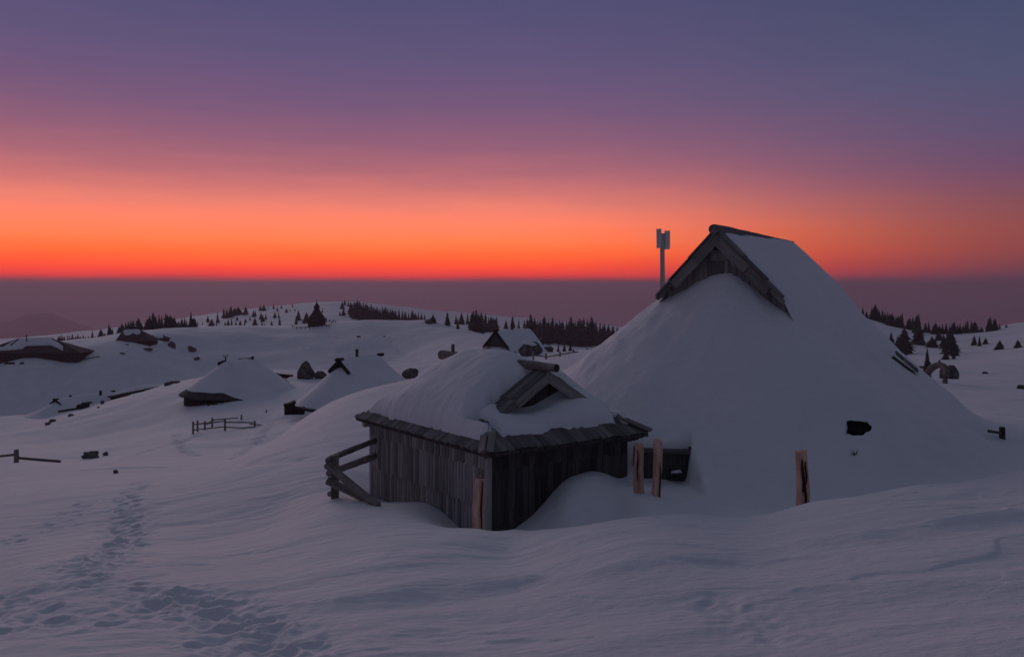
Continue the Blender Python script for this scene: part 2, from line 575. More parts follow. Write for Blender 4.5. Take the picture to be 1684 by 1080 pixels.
def wood(name, dark, light, scale=(7, 7, 1.2), coord='Object', bump=0.5, rough=0.85, knots=True, bdist=0.02):
    """weathered boards: long grain along local z, tone differing from piece to piece"""
    m, t, b = mat(name)
    b.inputs['Roughness'].default_value = rough
    b.inputs['Specular IOR Level'].default_value = 0.2
    tc = N(t, 'ShaderNodeTexCoord')
    oi = N(t, 'ShaderNodeObjectInfo')
    mp = N(t, 'ShaderNodeMapping')
    mp.inputs['Scale'].default_value = scale
    t.links.new(tc.outputs[coord], mp.inputs['Vector'])
    off = N(t, 'ShaderNodeVectorMath', operation='ADD')
    t.links.new(mp.outputs[0], off.inputs[0])
    sh = N(t, 'ShaderNodeCombineXYZ')
    for i in range(3):
        t.links.new(math_node(t, 'MULTIPLY', oi.outputs['Random'], 37.0 + 19 * i), sh.inputs[i])
    t.links.new(sh.outputs[0], off.inputs[1])
    n1 = N(t, 'ShaderNodeTexNoise')
    n1.inputs['Scale'].default_value = 1.6
    n1.inputs['Detail'].default_value = 8
    n1.inputs['Roughness'].default_value = 0.65
    n1.inputs['Distortion'].default_value = 0.6
    t.links.new(off.outputs[0], n1.inputs['Vector'])
    r = N(t, 'ShaderNodeValToRGB')
    r.color_ramp.elements[0].position = 0.32
    r.color_ramp.elements[0].color = (*dark, 1)
    r.color_ramp.elements[1].position = 0.70
    r.color_ramp.elements[1].color = (*light, 1)
    t.links.new(n1.outputs[0], r.inputs[0])
    hsv = N(t, 'ShaderNodeHueSaturation')
    t.links.new(r.outputs[0], hsv.inputs['Color'])
    mr = N(t, 'ShaderNodeMapRange')
    mr.inputs[3].default_value = 0.62
    mr.inputs[4].default_value = 1.35
    t.links.new(oi.outputs['Random'], mr.inputs[0])
    t.links.new(mr.outputs[0], hsv.inputs['Value'])
    t.links.new(hsv.outputs[0], b.inputs['Base Color'])
    bp = N(t, 'ShaderNodeBump')
    bp.inputs['Strength'].default_value = bump
    bp.inputs['Distance'].default_value = bdist
    t.links.new(n1.outputs[0], bp.inputs['Height'])
    t.links.new(bp.outputs[0], b.inputs['Normal'])
    return m


def noisy(name, c0, c1, scale=3.0, rough=0.9, bump=0.6, bdist=0.05, metallic=0.0, coord='Object'):
    m, t, b = mat(name)
    b.inputs['Roughness'].default_value = rough
    b.inputs['Metallic'].default_value = metallic
    b.inputs['Specular IOR Level'].default_value = 0.25
    tc = N(t, 'ShaderNodeTexCoord')
    n1 = N(t, 'ShaderNodeTexNoise')
    n1.inputs['Scale'].default_value = scale
    n1.inputs['Detail'].default_value = 7
    t.links.new(tc.outputs[coord], n1.inputs['Vector'])
    r = N(t, 'ShaderNodeValToRGB')
    r.color_ramp.elements[0].position = 0.35
    r.color_ramp.elements[0].color = (*c0, 1)
    r.color_ramp.elements[1].position = 0.68
    r.color_ramp.elements[1].color = (*c1, 1)
    t.links.new(n1.outputs[0], r.inputs[0])
    t.links.new(r.outputs[0], b.inputs['Base Color'])
    bp = N(t, 'ShaderNodeBump')
    bp.inputs['Strength'].default_value = bump
    bp.inputs['Distance'].default_value = bdist
    t.links.new(n1.outputs[0], bp.inputs['Height'])
    t.links.new(bp.outputs[0], b.inputs['Normal'])
    return m


SNOW = snow_material()
W_GREY = wood('weathered_grey_board', (0.17, 0.15, 0.146), (0.56, 0.51, 0.49))
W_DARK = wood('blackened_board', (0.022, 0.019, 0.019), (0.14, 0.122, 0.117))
W_ROOF = wood('grey_roof_shingle', (0.085, 0.08, 0.08), (0.27, 0.255, 0.25))
W_BARGE = wood('grey_barge_board', (0.13, 0.118, 0.114), (0.35, 0.32, 0.305))
W_LOG = wood('weathered_log', (0.10, 0.085, 0.08), (0.30, 0.26, 0.24), scale=(9, 9, 1.6), bump=0.6)
W_FRESH = wood('split_chestnut', (0.42, 0.22, 0.155), (0.78, 0.54, 0.43), scale=(9, 9, 1.3), bump=0.7)
W_CRACK = noisy('dark_crack_hole_shade', (0.01, 0.009, 0.009), (0.03, 0.025, 0.022))  # near-black for cracks; on the inner roof it paints the hole's shade
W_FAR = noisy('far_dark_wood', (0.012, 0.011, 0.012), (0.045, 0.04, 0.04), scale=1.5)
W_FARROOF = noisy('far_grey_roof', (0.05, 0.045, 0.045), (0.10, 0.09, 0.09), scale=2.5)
ROCK = noisy('grey_rock', (0.06, 0.055, 0.055), (0.19, 0.17, 0.165), scale=2.2, bump=0.9, bdist=0.15)
NEEDLE = noisy('spruce_needles', (0.035, 0.045, 0.042), (0.10, 0.112, 0.10), scale=1.2, bump=0.0)
BARK = noisy('spruce_bark', (0.03, 0.024, 0.02), (0.07, 0.055, 0.045), scale=4)
METAL = noisy('grey_painted_metal', (0.58, 0.56, 0.56), (0.72, 0.70, 0.70), scale=5, rough=0.5, bump=0.05)
POLE = wood('grey_pole', (0.42, 0.39, 0.38), (0.70, 0.66, 0.64), scale=(10, 10, 1.0))
LAND = noisy('hazy_lowland', (0.02, 0.024, 0.024), (0.09, 0.09, 0.10), scale=0.002, bump=0)

# ------------------------------------------------------------------ object helpers
WM = {}


def link(o, parent=None, M=None):
    COL.objects.link(o)
    M = M if M is not None else Matrix.Identity(4)
    if parent is not None:
        o.parent = parent
        o.matrix_basis = WM[parent.name].inverted() @ M
    else:
        o.matrix_basis = M
    WM[o.name] = M
    return o


def thing(name, label, cat, loc, group=None):
    o = bpy.data.objects.new(name, None)
    o.empty_display_size = 0.2
    o['label'] = label
    o['category'] = cat
    if group:
        o['group'] = group
    return link(o, None, Matrix.Translation(Vector(loc)))


def tag(o, label, cat, group=None):
    o['label'] = label
    o['category'] = cat
    if group:
        o['group'] = group
    return o


def mesh_from(name, V, Fc, smooth=False):
    me = bpy.data.meshes.new(name)
    me.from_pydata([tuple(v) for v in V], [], [tuple(f) for f in Fc])
    me.validate()
    if smooth:
        for p in me.polygons:
            p.use_smooth = True
    me.update()
    return me


def part(name, V, Fc, m, parent=None, smooth=False, M=None, origin=None):
    """mesh given in place coordinates; its own origin is put at `origin` (default the parent's)"""
    org = Vector(origin) if origin is not None else (WM[parent.name].translation.copy() if parent is not None else Vector((0, 0, 0)))
    me = mesh_from(name, [Vector(v) - org for v in V], Fc, smooth)
    me.materials.append(m)
    return link(bpy.data.objects.new(name, me), parent, Matrix.Translation(org))


def inst(name, me, m, parent, M):
    if not me.materials:
        me.materials.append(m)
    o = bpy.data.objects.new(name, me)
    link(o, parent, M)
    if me.materials[0] != m:
        o.material_slots[0].link = 'OBJECT'
        o.material_slots[0].material = m
    return o


def frame(c, xd, zd, w, t, l):
    """placement of a unit board: width along xd, length along zd, thickness across"""
    z = Vector(zd).normalized()
    x = Vector(xd)
    x = (x - z * x.dot(z)).normalized()
    y = z.cross(x)
    M = Matrix((x * w, y * t, z * l)).transposed().to_4x4()
    M.translation = Vector(c)
    return M


BOX_F = [(0, 3, 2, 1), (4, 5, 6, 7), (0, 1, 5, 4), (1, 2, 6, 5), (2, 3, 7, 6), (3, 0, 4, 7)]


def plank_mesh(seed, kind='flat'):
    """unit board with a worn outline: chamfered lower corners, slightly bowed edges; outer face is -y"""
    rg = random.Random(seed)
    j = lambda a: rg.uniform(-a, a)
    prof = {'flat': [(-0.5, 0.5), (-0.5, -0.30), (-0.42, -0.5), (0.42, -0.5), (0.5, -0.30), (0.5, 0.5)],
            'round': [(-0.5, 0.5), (-0.47, -0.05), (-0.26, -0.42), (0.0, -0.52), (0.26, -0.42), (0.47, -0.05), (0.5, 0.5)]}[kind]
    zs = [-0.5, -0.46, 0.0, 0.5]
    wf = [0.40, 0.95, 1.0, 1.0] if kind == 'round' else [0.97, 1.0, 1.0, 1.0]
    V, Fc = [], []
    n = len(prof)
    tilt = j(0.012)
    for k, z in enumerate(zs):
        dx = j(0.03)
        for (x, y) in prof:
            V.append((x * wf[k] * (1 + j(0.03)) + dx, y + j(0.06), z + (tilt * x * 2 if k in (0, 3) else 0)))
    for k in range(len(zs) - 1):
        for i in range(n):
            a, b = k * n + i, k * n + (i + 1) % n
            Fc.append((a, b, b + n, a + n))
    Fc.append(tuple(range(n))[::-1])
    Fc.append(tuple(range((len(zs) - 1) * n, len(zs) * n)))
    me = mesh_from('board', V, Fc)
    return me


FLAT = [plank_mesh(100 + i, 'flat') for i in range(6)]
ROUND = [plank_mesh(200 + i, 'round') for i in range(6)]


def board(name, parent, c, xd, zd, w, t, l, m, kind='flat'):
    me = random.choice(FLAT if kind == 'flat' else ROUND)
    return inst(name, me, m, parent, frame(c, xd, zd, w, t, l))


def beam(name, parent, p0, p1, w, t, m, up=(0, 0, 1)):
    """a board or beam from p0 to p1; thickness t is measured along `up`"""
    p0, p1 = Vector(p0), Vector(p1)
    d = p1 - p0
    xd = d.cross(Vector(up))
    return board(name, parent, (p0 + p1) / 2, xd, d, w, t, d.length, m)


def tube(pts, radii, seg=10, wob=0.0, seed=0, caps=True):
    rg = random.Random(seed)
    V, Fc = [], []
    pts = [Vector(p) for p in pts]
    n = len(pts)
    ref = Vector((0, 0, 1))
    for i, p in enumerate(pts):
        d = (pts[min(i + 1, n - 1)] - pts[max(i - 1, 0)]).normalized()
        r0 = ref if abs(d.z) < 0.9 else Vector((1, 0, 0))
        x = d.cross(r0).normalized()
        y = d.cross(x).normalized()
        for k in range(seg):
            a = 2 * math.pi * k / seg
            rr = radii[i] * (1 + rg.uniform(-wob, wob))
            V.append(p + x * math.cos(a) * rr + y * math.sin(a) * rr)
    for i in range(n - 1):
        for k in range(seg):
            a, b = i * seg + k, i * seg + (k + 1) % seg
            Fc.append((a, b, b + seg, a + seg))
    if caps:
        Fc.append(tuple(range(seg)))
        Fc.append(tuple(range((n - 1) * seg, n * seg))[::-1])
    return V, Fc


def log(name, parent, p0, p1, r0, r1, m, seg=12, wob=0.05, seed=0, sag=0.0):
    """a round timber; the mesh is laid along local z so the grain runs with it"""
    p0, p1 = Vector(p0), Vector(p1)
    d = p1 - p0
    L = d.length
    n = max(4, int(L / 0.25))
    n = min(n, 14)
    rg = random.Random(seed + 5)
    pts, rad = [], []
    ox = oy = 0
    for i in range(n + 1):
        f = i / n
        ox += rg.uniform(-1, 1) * 0.012 * L / n
        oy += rg.uniform(-1, 1) * 0.012 * L / n
        pts.append((ox, oy - sag * math.sin(math.pi * f), f * L - L / 2))
        rad.append((r0 + (r1 - r0) * f) * (1 + rg.uniform(-wob, wob)))
    V, Fc = tube(pts, rad, seg, wob, seed)
    me = mesh_from(name, V, Fc, True)
    for p in me.polygons[-2:]:
        p.use_smooth = False
    me.materials.append(m)
    z = d.normalized()
    x = z.cross(Vector((0, 0, 1)))
    x = x.normalized() if x.length > 1e-3 else Vector((1, 0, 0))
    y = z.cross(x)
    M = Matrix((x, y, z)).transposed().to_4x4()
    M.translation = (p0 + p1) / 2
    return link(bpy.data.objects.new(name, me), parent, M)


def grid_faces(nu, nv, wrap=False):
    Fc = []
    for i in range(nu - 1):
        for k in range(nv if wrap else nv - 1):
            k2 = (k + 1) % nv
            Fc.append((i * nv + k, i * nv + k2, (i + 1) * nv + k2, (i + 1) * nv + k))
    return Fc


# ------------------------------------------------------------------ the snow-covered ground
def build_ground():
    half = math.radians(36.5)
    core = np.arange(-half, half, math.radians(0.118))
    side = np.linspace(half, 2 * math.pi - half, 70)
    th = np.concatenate([core, side[:-1]])
    rs = [1.4]
    while rs[-1] < 30000:
        r = rs[-1]
        k = 0.010 if r < 5 else 0.0038 if r < 24 else 0.0058 if r < 130 else 0.009 if r < 900 else 0.12
        rs.append(r * (1 + k))
    rs = np.array(rs)
    R, T = np.meshgrid(rs, th, indexing='ij')
    X, Y = R * np.sin(T), R * np.cos(T)
    xf, yf = X.ravel(), Y.ravel()
    z, mm = ground(xf, yf)
    near = np.hypot(xf, yf) < 60
    onm = sstep(-0.2, 0.6, mm) * near
    z = z + detail(xf, yf, onm)
    nr, na = R.shape
    P = np.stack([xf, yf, z], 1)
    # centre patch under the camera
    idx = np.arange(nr * na).reshape(nr, na)
    a = idx[:-1, :]
    b = idx[1:, :]
    a2 = np.roll(a, -1, 1)
    b2 = np.roll(b, -1, 1)
    quads = np.stack([a, a2, b2, b], -1).reshape(-1, 4)
    # vertex normals of the whole sheet, shared by both objects so no seam shows
    e1 = P[quads[:, 2]] - P[quads[:, 0]]
    e2 = P[quads[:, 3]] - P[quads[:, 1]]
    fn = np.cross(e1, e2)
    fn /= (np.linalg.norm(fn, axis=1, keepdims=True) + 1e-12)
    up = np.sign(fn[:, 2:3]).mean()
    if up < 0:
        quads = quads[:, ::-1]
        fn = -fn
    vn = np.zeros_like(P)
    for k in range(4):
        np.add.at(vn, quads[:, k], fn)
    vn /= (np.linalg.norm(vn, axis=1, keepdims=True) + 1e-12)
    # opening broken through the crust of the mound: vertices pulled onto a smooth outline
    gx_, gy_ = [float(mound(HOLE_C[:1] + a, HOLE_C[1:] + b)[0][0] - mound(HOLE_C[:1] - a, HOLE_C[1:] - b)[0][0]) / 0.2 for a, b in ((0.1, 0), (0, 0.1))]
    zc_ = float(mound(HOLE_C[:1], HOLE_C[1:])[0][0])
    k1 = -gx_ / (gy_ - zc_ / HOLE_C[1])            # level line across the slope
    k2 = HOLE_C[0] / HOLE_C[1]                      # line straight up the slope
    sel = np.nonzero((np.abs(P[:, 0] - HOLE_C[0]) < 1.0) & (np.abs(P[:, 1] - HOLE_C[1]) < 1.0))[0]
    ox_, oy_ = P[sel, 0] - HOLE_C[0], P[sel, 1] - HOLE_C[1]
    hx = (ox_ - k2 * oy_) / (1 - k2 * k1)
    hy2 = oy_ - k1 * hx
    an = np.arctan2(hy2 / 0.15, hx / 0.28)
    wv_ = 1 + 0.10 * np.sin(3 * an + 1.0) + 0.07 * np.sin(5 * an + 2.2) + 0.05 * np.sin(9 * an)
    fv = ((np.abs(hx) / 0.28) ** 3 + (np.abs(hy2) / 0.15) ** 3) ** (1 / 3) / wv_
    inside_v = np.zeros(len(P), bool)
    inside_v[sel] = fv < 1
    qin = inside_v[quads].sum(1)
    hole = qin == 4
    strad = np.unique(quads[(qin > 0) & (qin < 4)])
    fmap = np.zeros(len(P))
    fmap[sel] = fv
    mv = strad[inside_v[strad]]
    kk_ = 1 / np.maximum(fmap[mv], 0.3)
    P[mv, 0] = HOLE_C[0] + (P[mv, 0] - HOLE_C[0]) * kk_
    P[mv, 1] = HOLE_C[1] + (P[mv, 1] - HOLE_C[1]) * kk_
    P[mv, 2] = mound(P[mv, 0], P[mv, 1])[0] - 0.02
    qc = P[quads].mean(1)
    s, t = hut_st(qc[:, 0], qc[:, 1])
    d = np.hypot(s - np.clip(s, 1.0, RL - 0.3), t)
    mq = mm[quads].mean(1)
    ismound = (mq > 0.02) & (d < 5.6) & (np.hypot(qc[:, 0], qc[:, 1]) < 60)
    out = []
    for name, sel in (('snow_ground', ~ismound & ~hole), ('snow_cover', ismound & ~hole)):
        q = quads[sel]
        used, inv = np.unique(q, return_inverse=True)
        inv = inv.reshape(q.shape).astype(np.int32)
        me = bpy.data.meshes.new(name)
        me.vertices.add(len(used))
        me.vertices.foreach_set('co', P[used].ravel())
        me.loops.add(inv.size)
        me.loops.foreach_set('vertex_index', inv.ravel())
        me.polygons.add(len(inv))
        me.polygons.foreach_set('loop_start', np.arange(0, inv.size, 4, dtype=np.int32))
        me.update(calc_edges=True)
        me.validate()
        me.polygons.foreach_set('use_smooth', np.ones(len(me.polygons), bool))
        me.materials.append(SNOW)
        me.normals_split_custom_set_from_vertices(vn[used])
        me.update()
        out.append(bpy.data.objects.new(name, me))
    # small disc of snow under the camera itself
    ring = P[idx[0]]
    V = [tuple(v) for v in ring] + [(0, 0, float(ring[:, 2].mean()))]
    nring = len(ring)
    return out, V, [(i, (i + 1) % nring, nring) for i in range(nring)]


(GROUND, MOUND), cv, cf = build_ground()
link(GROUND)
GROUND['kind'] = 'structure'
foot = part('snow_ground_underfoot', cv, cf, SNOW)
foot['kind'] = 'structure'

# distant mountain in the haze
def mountain():
    n, m_ = 90, 30
    V = []
    prof_x = np.array([-420, -250, -120, -40, 0, 25, 45, 65, 85, 110, 150, 190, 240, 320, 420])
    prof_y = np.array([575, 550, 540, 532, 526, 522, 514, 511.5, 514, 524, 538, 548, 556, 566, 580])
    D = 6200.0
    for i in range(n):
        xp = -420 + 840 * i / (n - 1)
        top = (HY - np.interp(xp, prof_x, prof_y)) / F * D
        for k in range(m_):
            f = (k / (m_ - 1)) * 2 - 1
            y = D + f * 1500
            x = (xp - CX) / F * D
            w = (1 - abs(f)) ** 1.15
            z = -640 + (top + 640) * w
            V.append((x, y, z, w))
    V = np.array(V)
    V[:, 2] += 22 * fbm(V[:, 0] / 220, V[:, 1] / 220, 70, 4) * (1 - 0.6 * V[:, 3])
    V = V[:, :3]
    o = part('mountain', V, grid_faces(n, m_), LAND, None, True)
    o['kind'] = 'structure'


mountain()

# ------------------------------------------------------------------ big snow-buried hut
g0 = Vector((G0[0], G0[1], 0))
e3 = Vector((E[0], E[1], 0))
q3 = Vector((Q_[0], Q_[1], 0))
UP = Vector((0, 0, 1))


def bh(s, t, z):
    return g0 + e3 * s + q3 * t + UP * z


big = thing('shepherd_hut', 'largest hut, almost wholly buried in a tall snow mound, only its gable top showing', 'hut', bh(3, 0, -4.2), 'shepherd huts with snow-laden roofs')
link(MOUND, big, Matrix.Identity(4))


def big_roof_snow():
    ns, nt_ = 70, 90
    V = []
    rn = fbm(np.linspace(0.1, RL + 1.2, ns)[:, None] / 0.9 + np.zeros((1, nt_)), np.linspace(-2.6, 2.6, nt_)[None] / 0.9 + np.zeros((ns, 1)), 80, 3)
    for i in range(ns):
        s = 0.10 + (RL + 1.1) * i / (ns - 1)
        for k in range(nt_):
            t = -2.6 + 5.2 * k / (nt_ - 1)
            at = abs(t)
            # rounded edge along the rake and the ridge, sinks into the mound lower down
            rake = min(1.0, max(0.0, (s - 0.10) / 0.22)) ** 0.5
            crown = min(1.0, max(0.0, (at - 0.02 + 0.10 * max(0, s - 1.0) / RL) / 0.30)) ** 0.5
            th = 0.15 * rake * (0.25 + 0.75 * crown)
            n = 0.035 * rn[i, k]
            end = max(0.0, s - (RL - 0.25))
            z = ZR - math.sqrt(at * at + 0.004) * 1.0 + 0.03 + th + n - 0.62 * end - 0.55 * end * end
            if at > 1.2:
                z -= 0.30 * (at - 1.2) ** 2
            if at > 1.55 and s < 0.7:
                z -= 0.9 * (at - 1.55) * (1 - (s - 0.1) / 0.6)
            if i == 0:
                z -= 0.10
            V.append(bh(s, t, z))
    part('roof_snow', V, grid_faces(ns, nt_), SNOW, big, True)


big_roof_snow()
# roof boards under the snow, barge boards, gable planks, ridge log
for sd in (-1, 1):
    p0, p1 = bh(-0.02, 0.02 * sd, ZR - 0.03), bh(-0.02, 1.52 * sd, ZR - 0.03 - 1.50)
    p2, p3 = bh(1.3, 1.52 * sd, ZR - 0.03 - 1.50), bh(1.3, 0.02 * sd, ZR - 0.03)
    dn = UP * -0.05
    part('roof_board', [p0, p1, p2, p3, p0 + dn, p1 + dn, p2 + dn, p3 + dn], BOX_F, W_ROOF, big)
    slope = (q3 * sd - UP).normalized()
    nrm = (q3 * sd + UP).normalized()
    cuts = [(-0.02, 0.86), (0.80, 1.66), (1.60, 2.22)] if sd < 0 else [(-0.02, 1.16), (1.18, 1.86), (1.88, 2.30)]
    for k, (a, b) in enumerate(cuts):
        w = 0.26 - 0.02 * k - (0.12 if k == 2 else 0)
        base = bh(-0.10 + 0.012 * k, 0, ZR) - nrm * (w * 0.5 - 0.02 + 0.012 * k)
        board('barge_board', big, base + slope * ((a + b) / 2), nrm, slope, w, 0.05, b - a, W_BARGE)
    for k, (a, b) in enumerate([(0.02, 0.90), (0.84, 1.64), (1.60, 2.16)]):
        base = bh(-0.03, 0, ZR) + nrm * (0.055 - 0.022 * k)
        board('rake_cover', big, base + slope * ((a + b) / 2), e3, slope, 0.30, 0.035, b - a, W_ROOF)
n_pl = 30
for i in range(n_pl):
    t = -1.55 + 3.1 * (i + 0.5) / n_pl
    top = ZR - 0.09 - abs(t)
    bot = min(-0.5, top - 0.35)
    off = random.choice((0.0, 0.012, 0.02))
    board('gable_plank', big, bh(0.16 + off, t, (top + bot) / 2), q3, UP, 3.1 / n_pl * 1.04, 0.035, top - bot, W_GREY if False else W_BARGE)
for i in range(5):    # short scalloped pieces across the top of the gable
    t = -0.26 + 0.13 * i
    board('gable_shingle', big, bh(0.115, t, ZR - 0.56 + 0.02 * abs(i - 2)), q3, UP, 0.14, 0.03, 0.26, W_BARGE)
board('gable_vent', big, bh(0.115, 0.37, 0.66), q3, UP, 0.16, 0.03, 0.34, W_GREY)
board('vent_slot', big, bh(0.095, 0.37, 0.66), q3, UP, 0.05, 0.03, 0.10, W_CRACK)
log('ridge_log', big, bh(-0.24, 0, ZR + 0.06), bh(RL + 0.05, 0, ZR - 0.01), 0.13, 0.07, W_BARGE, seed=3, wob=0.04)

# eave of the side porch sticking out of the right slope
_da, _db = mound_hit(1467, 587, 13, 23), mound_hit(1503, 617, 13, 23)
p0, p1 = px(1467, 587, _da), px(1503, 617, _db)
d = (p1 - p0)
_c = (p0 + p1) / 2
_m0 = [float(mound(np.array([_c.x + a]), np.array([_c.y + b]))[0][0]) for a, b in ((0.2, 0), (-0.2, 0), (0, 0.2), (0, -0.2))]
mn = Vector((-(_m0[0] - _m0[1]) / 0.4, -(_m0[2] - _m0[3]) / 0.4, 1)).normalized()
p0, p1 = p0 + mn * 0.12, p1 + mn * 0.12
sidev = d.cross(mn).normalized()
if sidev.z < 0:
    sidev = -sidev
for k in range(6):
    c = p0 + d * ((k + 0.5) / 6) + sidev * 0.08 + mn * 0.02
    board('porch_shingle', big, c, d, sidev, d.length / 6 * 1.02, 0.04, 0.30 - 0.02 * (k % 2), W_ROOF)
beam('porch_beam', big, p0 - sidev * 0.07 - mn * 0.10, p1 - sidev * 0.07 - mn * 0.10, 0.08, 0.08, W_DARK, up=mn)

# entrance dug out of the snow: dark planks, lintel and a snow-dusted ledge
x0, x1, y0, y1, fl = DOOR
yy = y1 - 0.12
zt_, zb_ = (HY - 738) / F * yy, fl - 0.15
for i in range(9):
    xx = x0 - 0.05 + (x1 - x0 + 0.1) * (i + 0.5) / 9
    board('entrance_plank', big, (xx, yy, (zt_ + zb_) / 2), (1, 0, 0), UP, (x1 - x0 + 0.1) / 9 * 1.03, 0.04, zt_ - zb_, W_DARK)
beam('lintel', big, (x0 - 0.06, yy - 0.06, zt_ + 0.01), (x1 + 0.06, yy - 0.06, zt_ - 0.05), 0.10, 0.075, W_ROOF)
lz = (HY - 774) / F * yy
beam('entrance_ledge', big, (x1 - 0.48, yy - 0.07, lz - 0.03), (x1 - 0.1, yy - 0.07, lz - 0.015), 0.16, 0.035, W_DARK)
ls = [(x1 - 0.40, yy - 0.16, lz - .01), (x1 - .18, yy - 0.16, lz), (x1 - .18, yy - 0.03, lz), (x1 - .40, yy - 0.03, lz - .01),
      (x1 - .37, yy - 0.12, lz + .02), (x1 - .22, yy - 0.13, lz + .04), (x1 - .2, yy - 0.04, lz + .045), (x1 - .36, yy - 0.04, lz + .02)]
part('ledge_snow', ls, BOX_F, SNOW, big, True)
for xx in (x0 - 0.03, x1 + 0.03):
    board('entrance_post', big, (xx, yy - 0.02, (zt_ + zb_) / 2), (1, 0, 0), UP, 0.09, 0.09, zt_ - zb_ + 0.1, W_DARK)

# the shingled roof itself, under the snow; coloured near-black to stand for the shade inside the broken crust
def inner_roof():
    n = 30
    V = []
    gx = np.linspace(HOLE_C[0] - 1.3, HOLE_C[0] + 1.3, n)
    gy = np.linspace(HOLE_C[1] - 0.9, HOLE_C[1] + 1.6, n)
    for x in gx:
        z = mound(np.full(n, x), gy)[0] - 0.5
        V += [(x, y, zz) for y, zz in zip(gy, z)]
    part('roof', V, grid_faces(n, n), W_CRACK, big)


inner_roof()
for k, (dx, dy, dz, ln) in enumerate([(-0.16, 0.13, -0.04, 0.30), (-0.05, 0.15, -0.02, 0.34), (0.07, 0.14, -0.03, 0.30), (0.17, 0.16, -0.01, 0.26)]):
    hz_k = float(mound(np.array([HOLE_C[0] + dx]), np.array([HOLE_C[1] + dy]))[0][0])
    board('roof_shingle', big, (HOLE_C[0] + dx, HOLE_C[1] + dy, hz_k - 0.12 + dz), (1, 0, 0), (0.05, 0.75, 0.66), 0.11, 0.03, ln, W_CRACK)  # shingles in the hole, their near-black colour also painted shade

# ------------------------------------------------------------------ small wooden hut in front
sa = Vector((SA[0], SA[1], 0))
sb = Vector((SB[0], SB[1], 0))
HB = SLB / 2
RZ = -1.75
PM, PS = 0.635, 0.50          # pitch of the main slopes and of the half-hips


def sh(s, t, z):
    return Vector((SN[0], SN[1], 0)) + sa * s + sb * (t + HB) + UP * z


def r_main(t):
    return RZ - PM * abs(t)


def r_all(s, t):
    z = r_main(t)
    if s < 1.04:
        z = min(z, EZ + PS * s)
    if s > SLA - 1.04:
        z = min(z, EZ + PS * (SLA - s))
    return z


hut = thing('plank_hut', 'small dark plank hut with thick snow roof in the foreground centre', 'hut', sh(2.5, 0, -4.6), 'shepherd huts with snow-laden roofs')

# walls: each board its own piece, three lapped courses
a0, a1 = 0.25, SLA - 0.28     # wall range along the ridge direction
b0, b1 = -HB + 0.20, HB - 0.34
nl = 42
for row, (zt, zb, off) in enumerate([(-2.86, -3.31, 0.0), (-3.22, -4.04, 0.034), (-3.95, -4.95, 0.068)]):
    for i in range(nl):
        s = a0 + (a1 - a0) * (i + 0.5) / nl
        w = (a1 - a0) / nl
        zz = zb + random.uniform(-0.012, 0.012)
        board('wall_board', hut, sh(s, b0 + off, (zt + zz) / 2) + Vector((0, 0, 0)), -sa, UP, w * random.uniform(0.78, 0.92), 0.036, zt - zz, W_GREY, 'round')
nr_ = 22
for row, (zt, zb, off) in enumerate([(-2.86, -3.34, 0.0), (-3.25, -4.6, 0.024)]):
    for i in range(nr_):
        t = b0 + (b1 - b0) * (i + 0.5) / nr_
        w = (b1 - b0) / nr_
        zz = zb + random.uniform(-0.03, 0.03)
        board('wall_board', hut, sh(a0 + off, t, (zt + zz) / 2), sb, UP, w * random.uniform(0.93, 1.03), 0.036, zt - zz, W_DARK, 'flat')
# inner core so no daylight shows between the boards, and the hidden sides
core = [sh(a0 + 0.08, b0 + 0.12, -5.0), sh(a0 + 0.08, b1 - 0.02, -5.0), sh(a1, b1 - 0.02, -5.0), sh(a1, b0 + 0.12, -5.0)]
core += [v + UP * 2.1 for v in core]
part('wall_core', core, BOX_F, W_DARK, hut)
board('corner_post', hut, sh(a0 + 0.03, b0 + 0.03, -3.8), sb, UP, 0.10, 0.10, 2.0, W_GREY)
board('corner_post', hut, sh(a0 + 0.05, b1, -3.8), sb, UP, 0.09, 0.10, 2.0, W_DARK)
board('corner_post', hut, sh(a1, b0 + 0.05, -3.8), sb, UP, 0.10, 0.10, 2.0, W_GREY)

# roof deck
g1 = 1.04
tb = (RZ - (EZ + PS * g1)) / PM
deck_v = [sh(0, -HB, EZ), sh(0, HB, EZ), sh(SLA, HB, EZ), sh(SLA, -HB, EZ),
          sh(g1, -tb, r_main(tb)), sh(g1, tb, r_main(tb)), sh(SLA - g1, tb, r_main(tb)), sh(SLA - g1, -tb, r_main(tb)),
          sh(g1, 0, RZ), sh(SLA - g1, 0, RZ)]
lo = len(deck_v)
deck_v = [v - UP * 0.015 for v in deck_v] + [v - UP * 0.075 for v in deck_v[:4]]
deck_f = [(0, 1, 5, 4), (3, 0, 4, 8, 9, 7), (1, 2, 6, 9, 8, 5), (2, 3, 7, 6), (4, 5, 8), (7, 9, 6),
          (0, 10, 11, 1), (1, 11, 12, 2), (2, 12, 13, 3), (3, 13, 10, 0), (13, 12, 11, 10)]
roof = part('roof', deck_v, deck_f, W_DARK, hut)
# overhanging gable roof boards (near end and far end)
for s0, s1 in ((0.74, g1 + 0.3), (SLA - g1 - 0.3, SLA - 0.74)):
    for sd in (-1, 1):
        te = 1.38 if sd < 0 else 1.22
        ps = [sh(s0, 0.0, RZ + 0.03), sh(s0, te * sd, r_main(te) + 0.03), sh(s1, te * sd, r_main(te) + 0.03), sh(s1, 0.0, RZ + 0.03)]
        part('gable_roof', ps + [p - UP * 0.045 for p in ps], BOX_F, W_ROOF, hut)
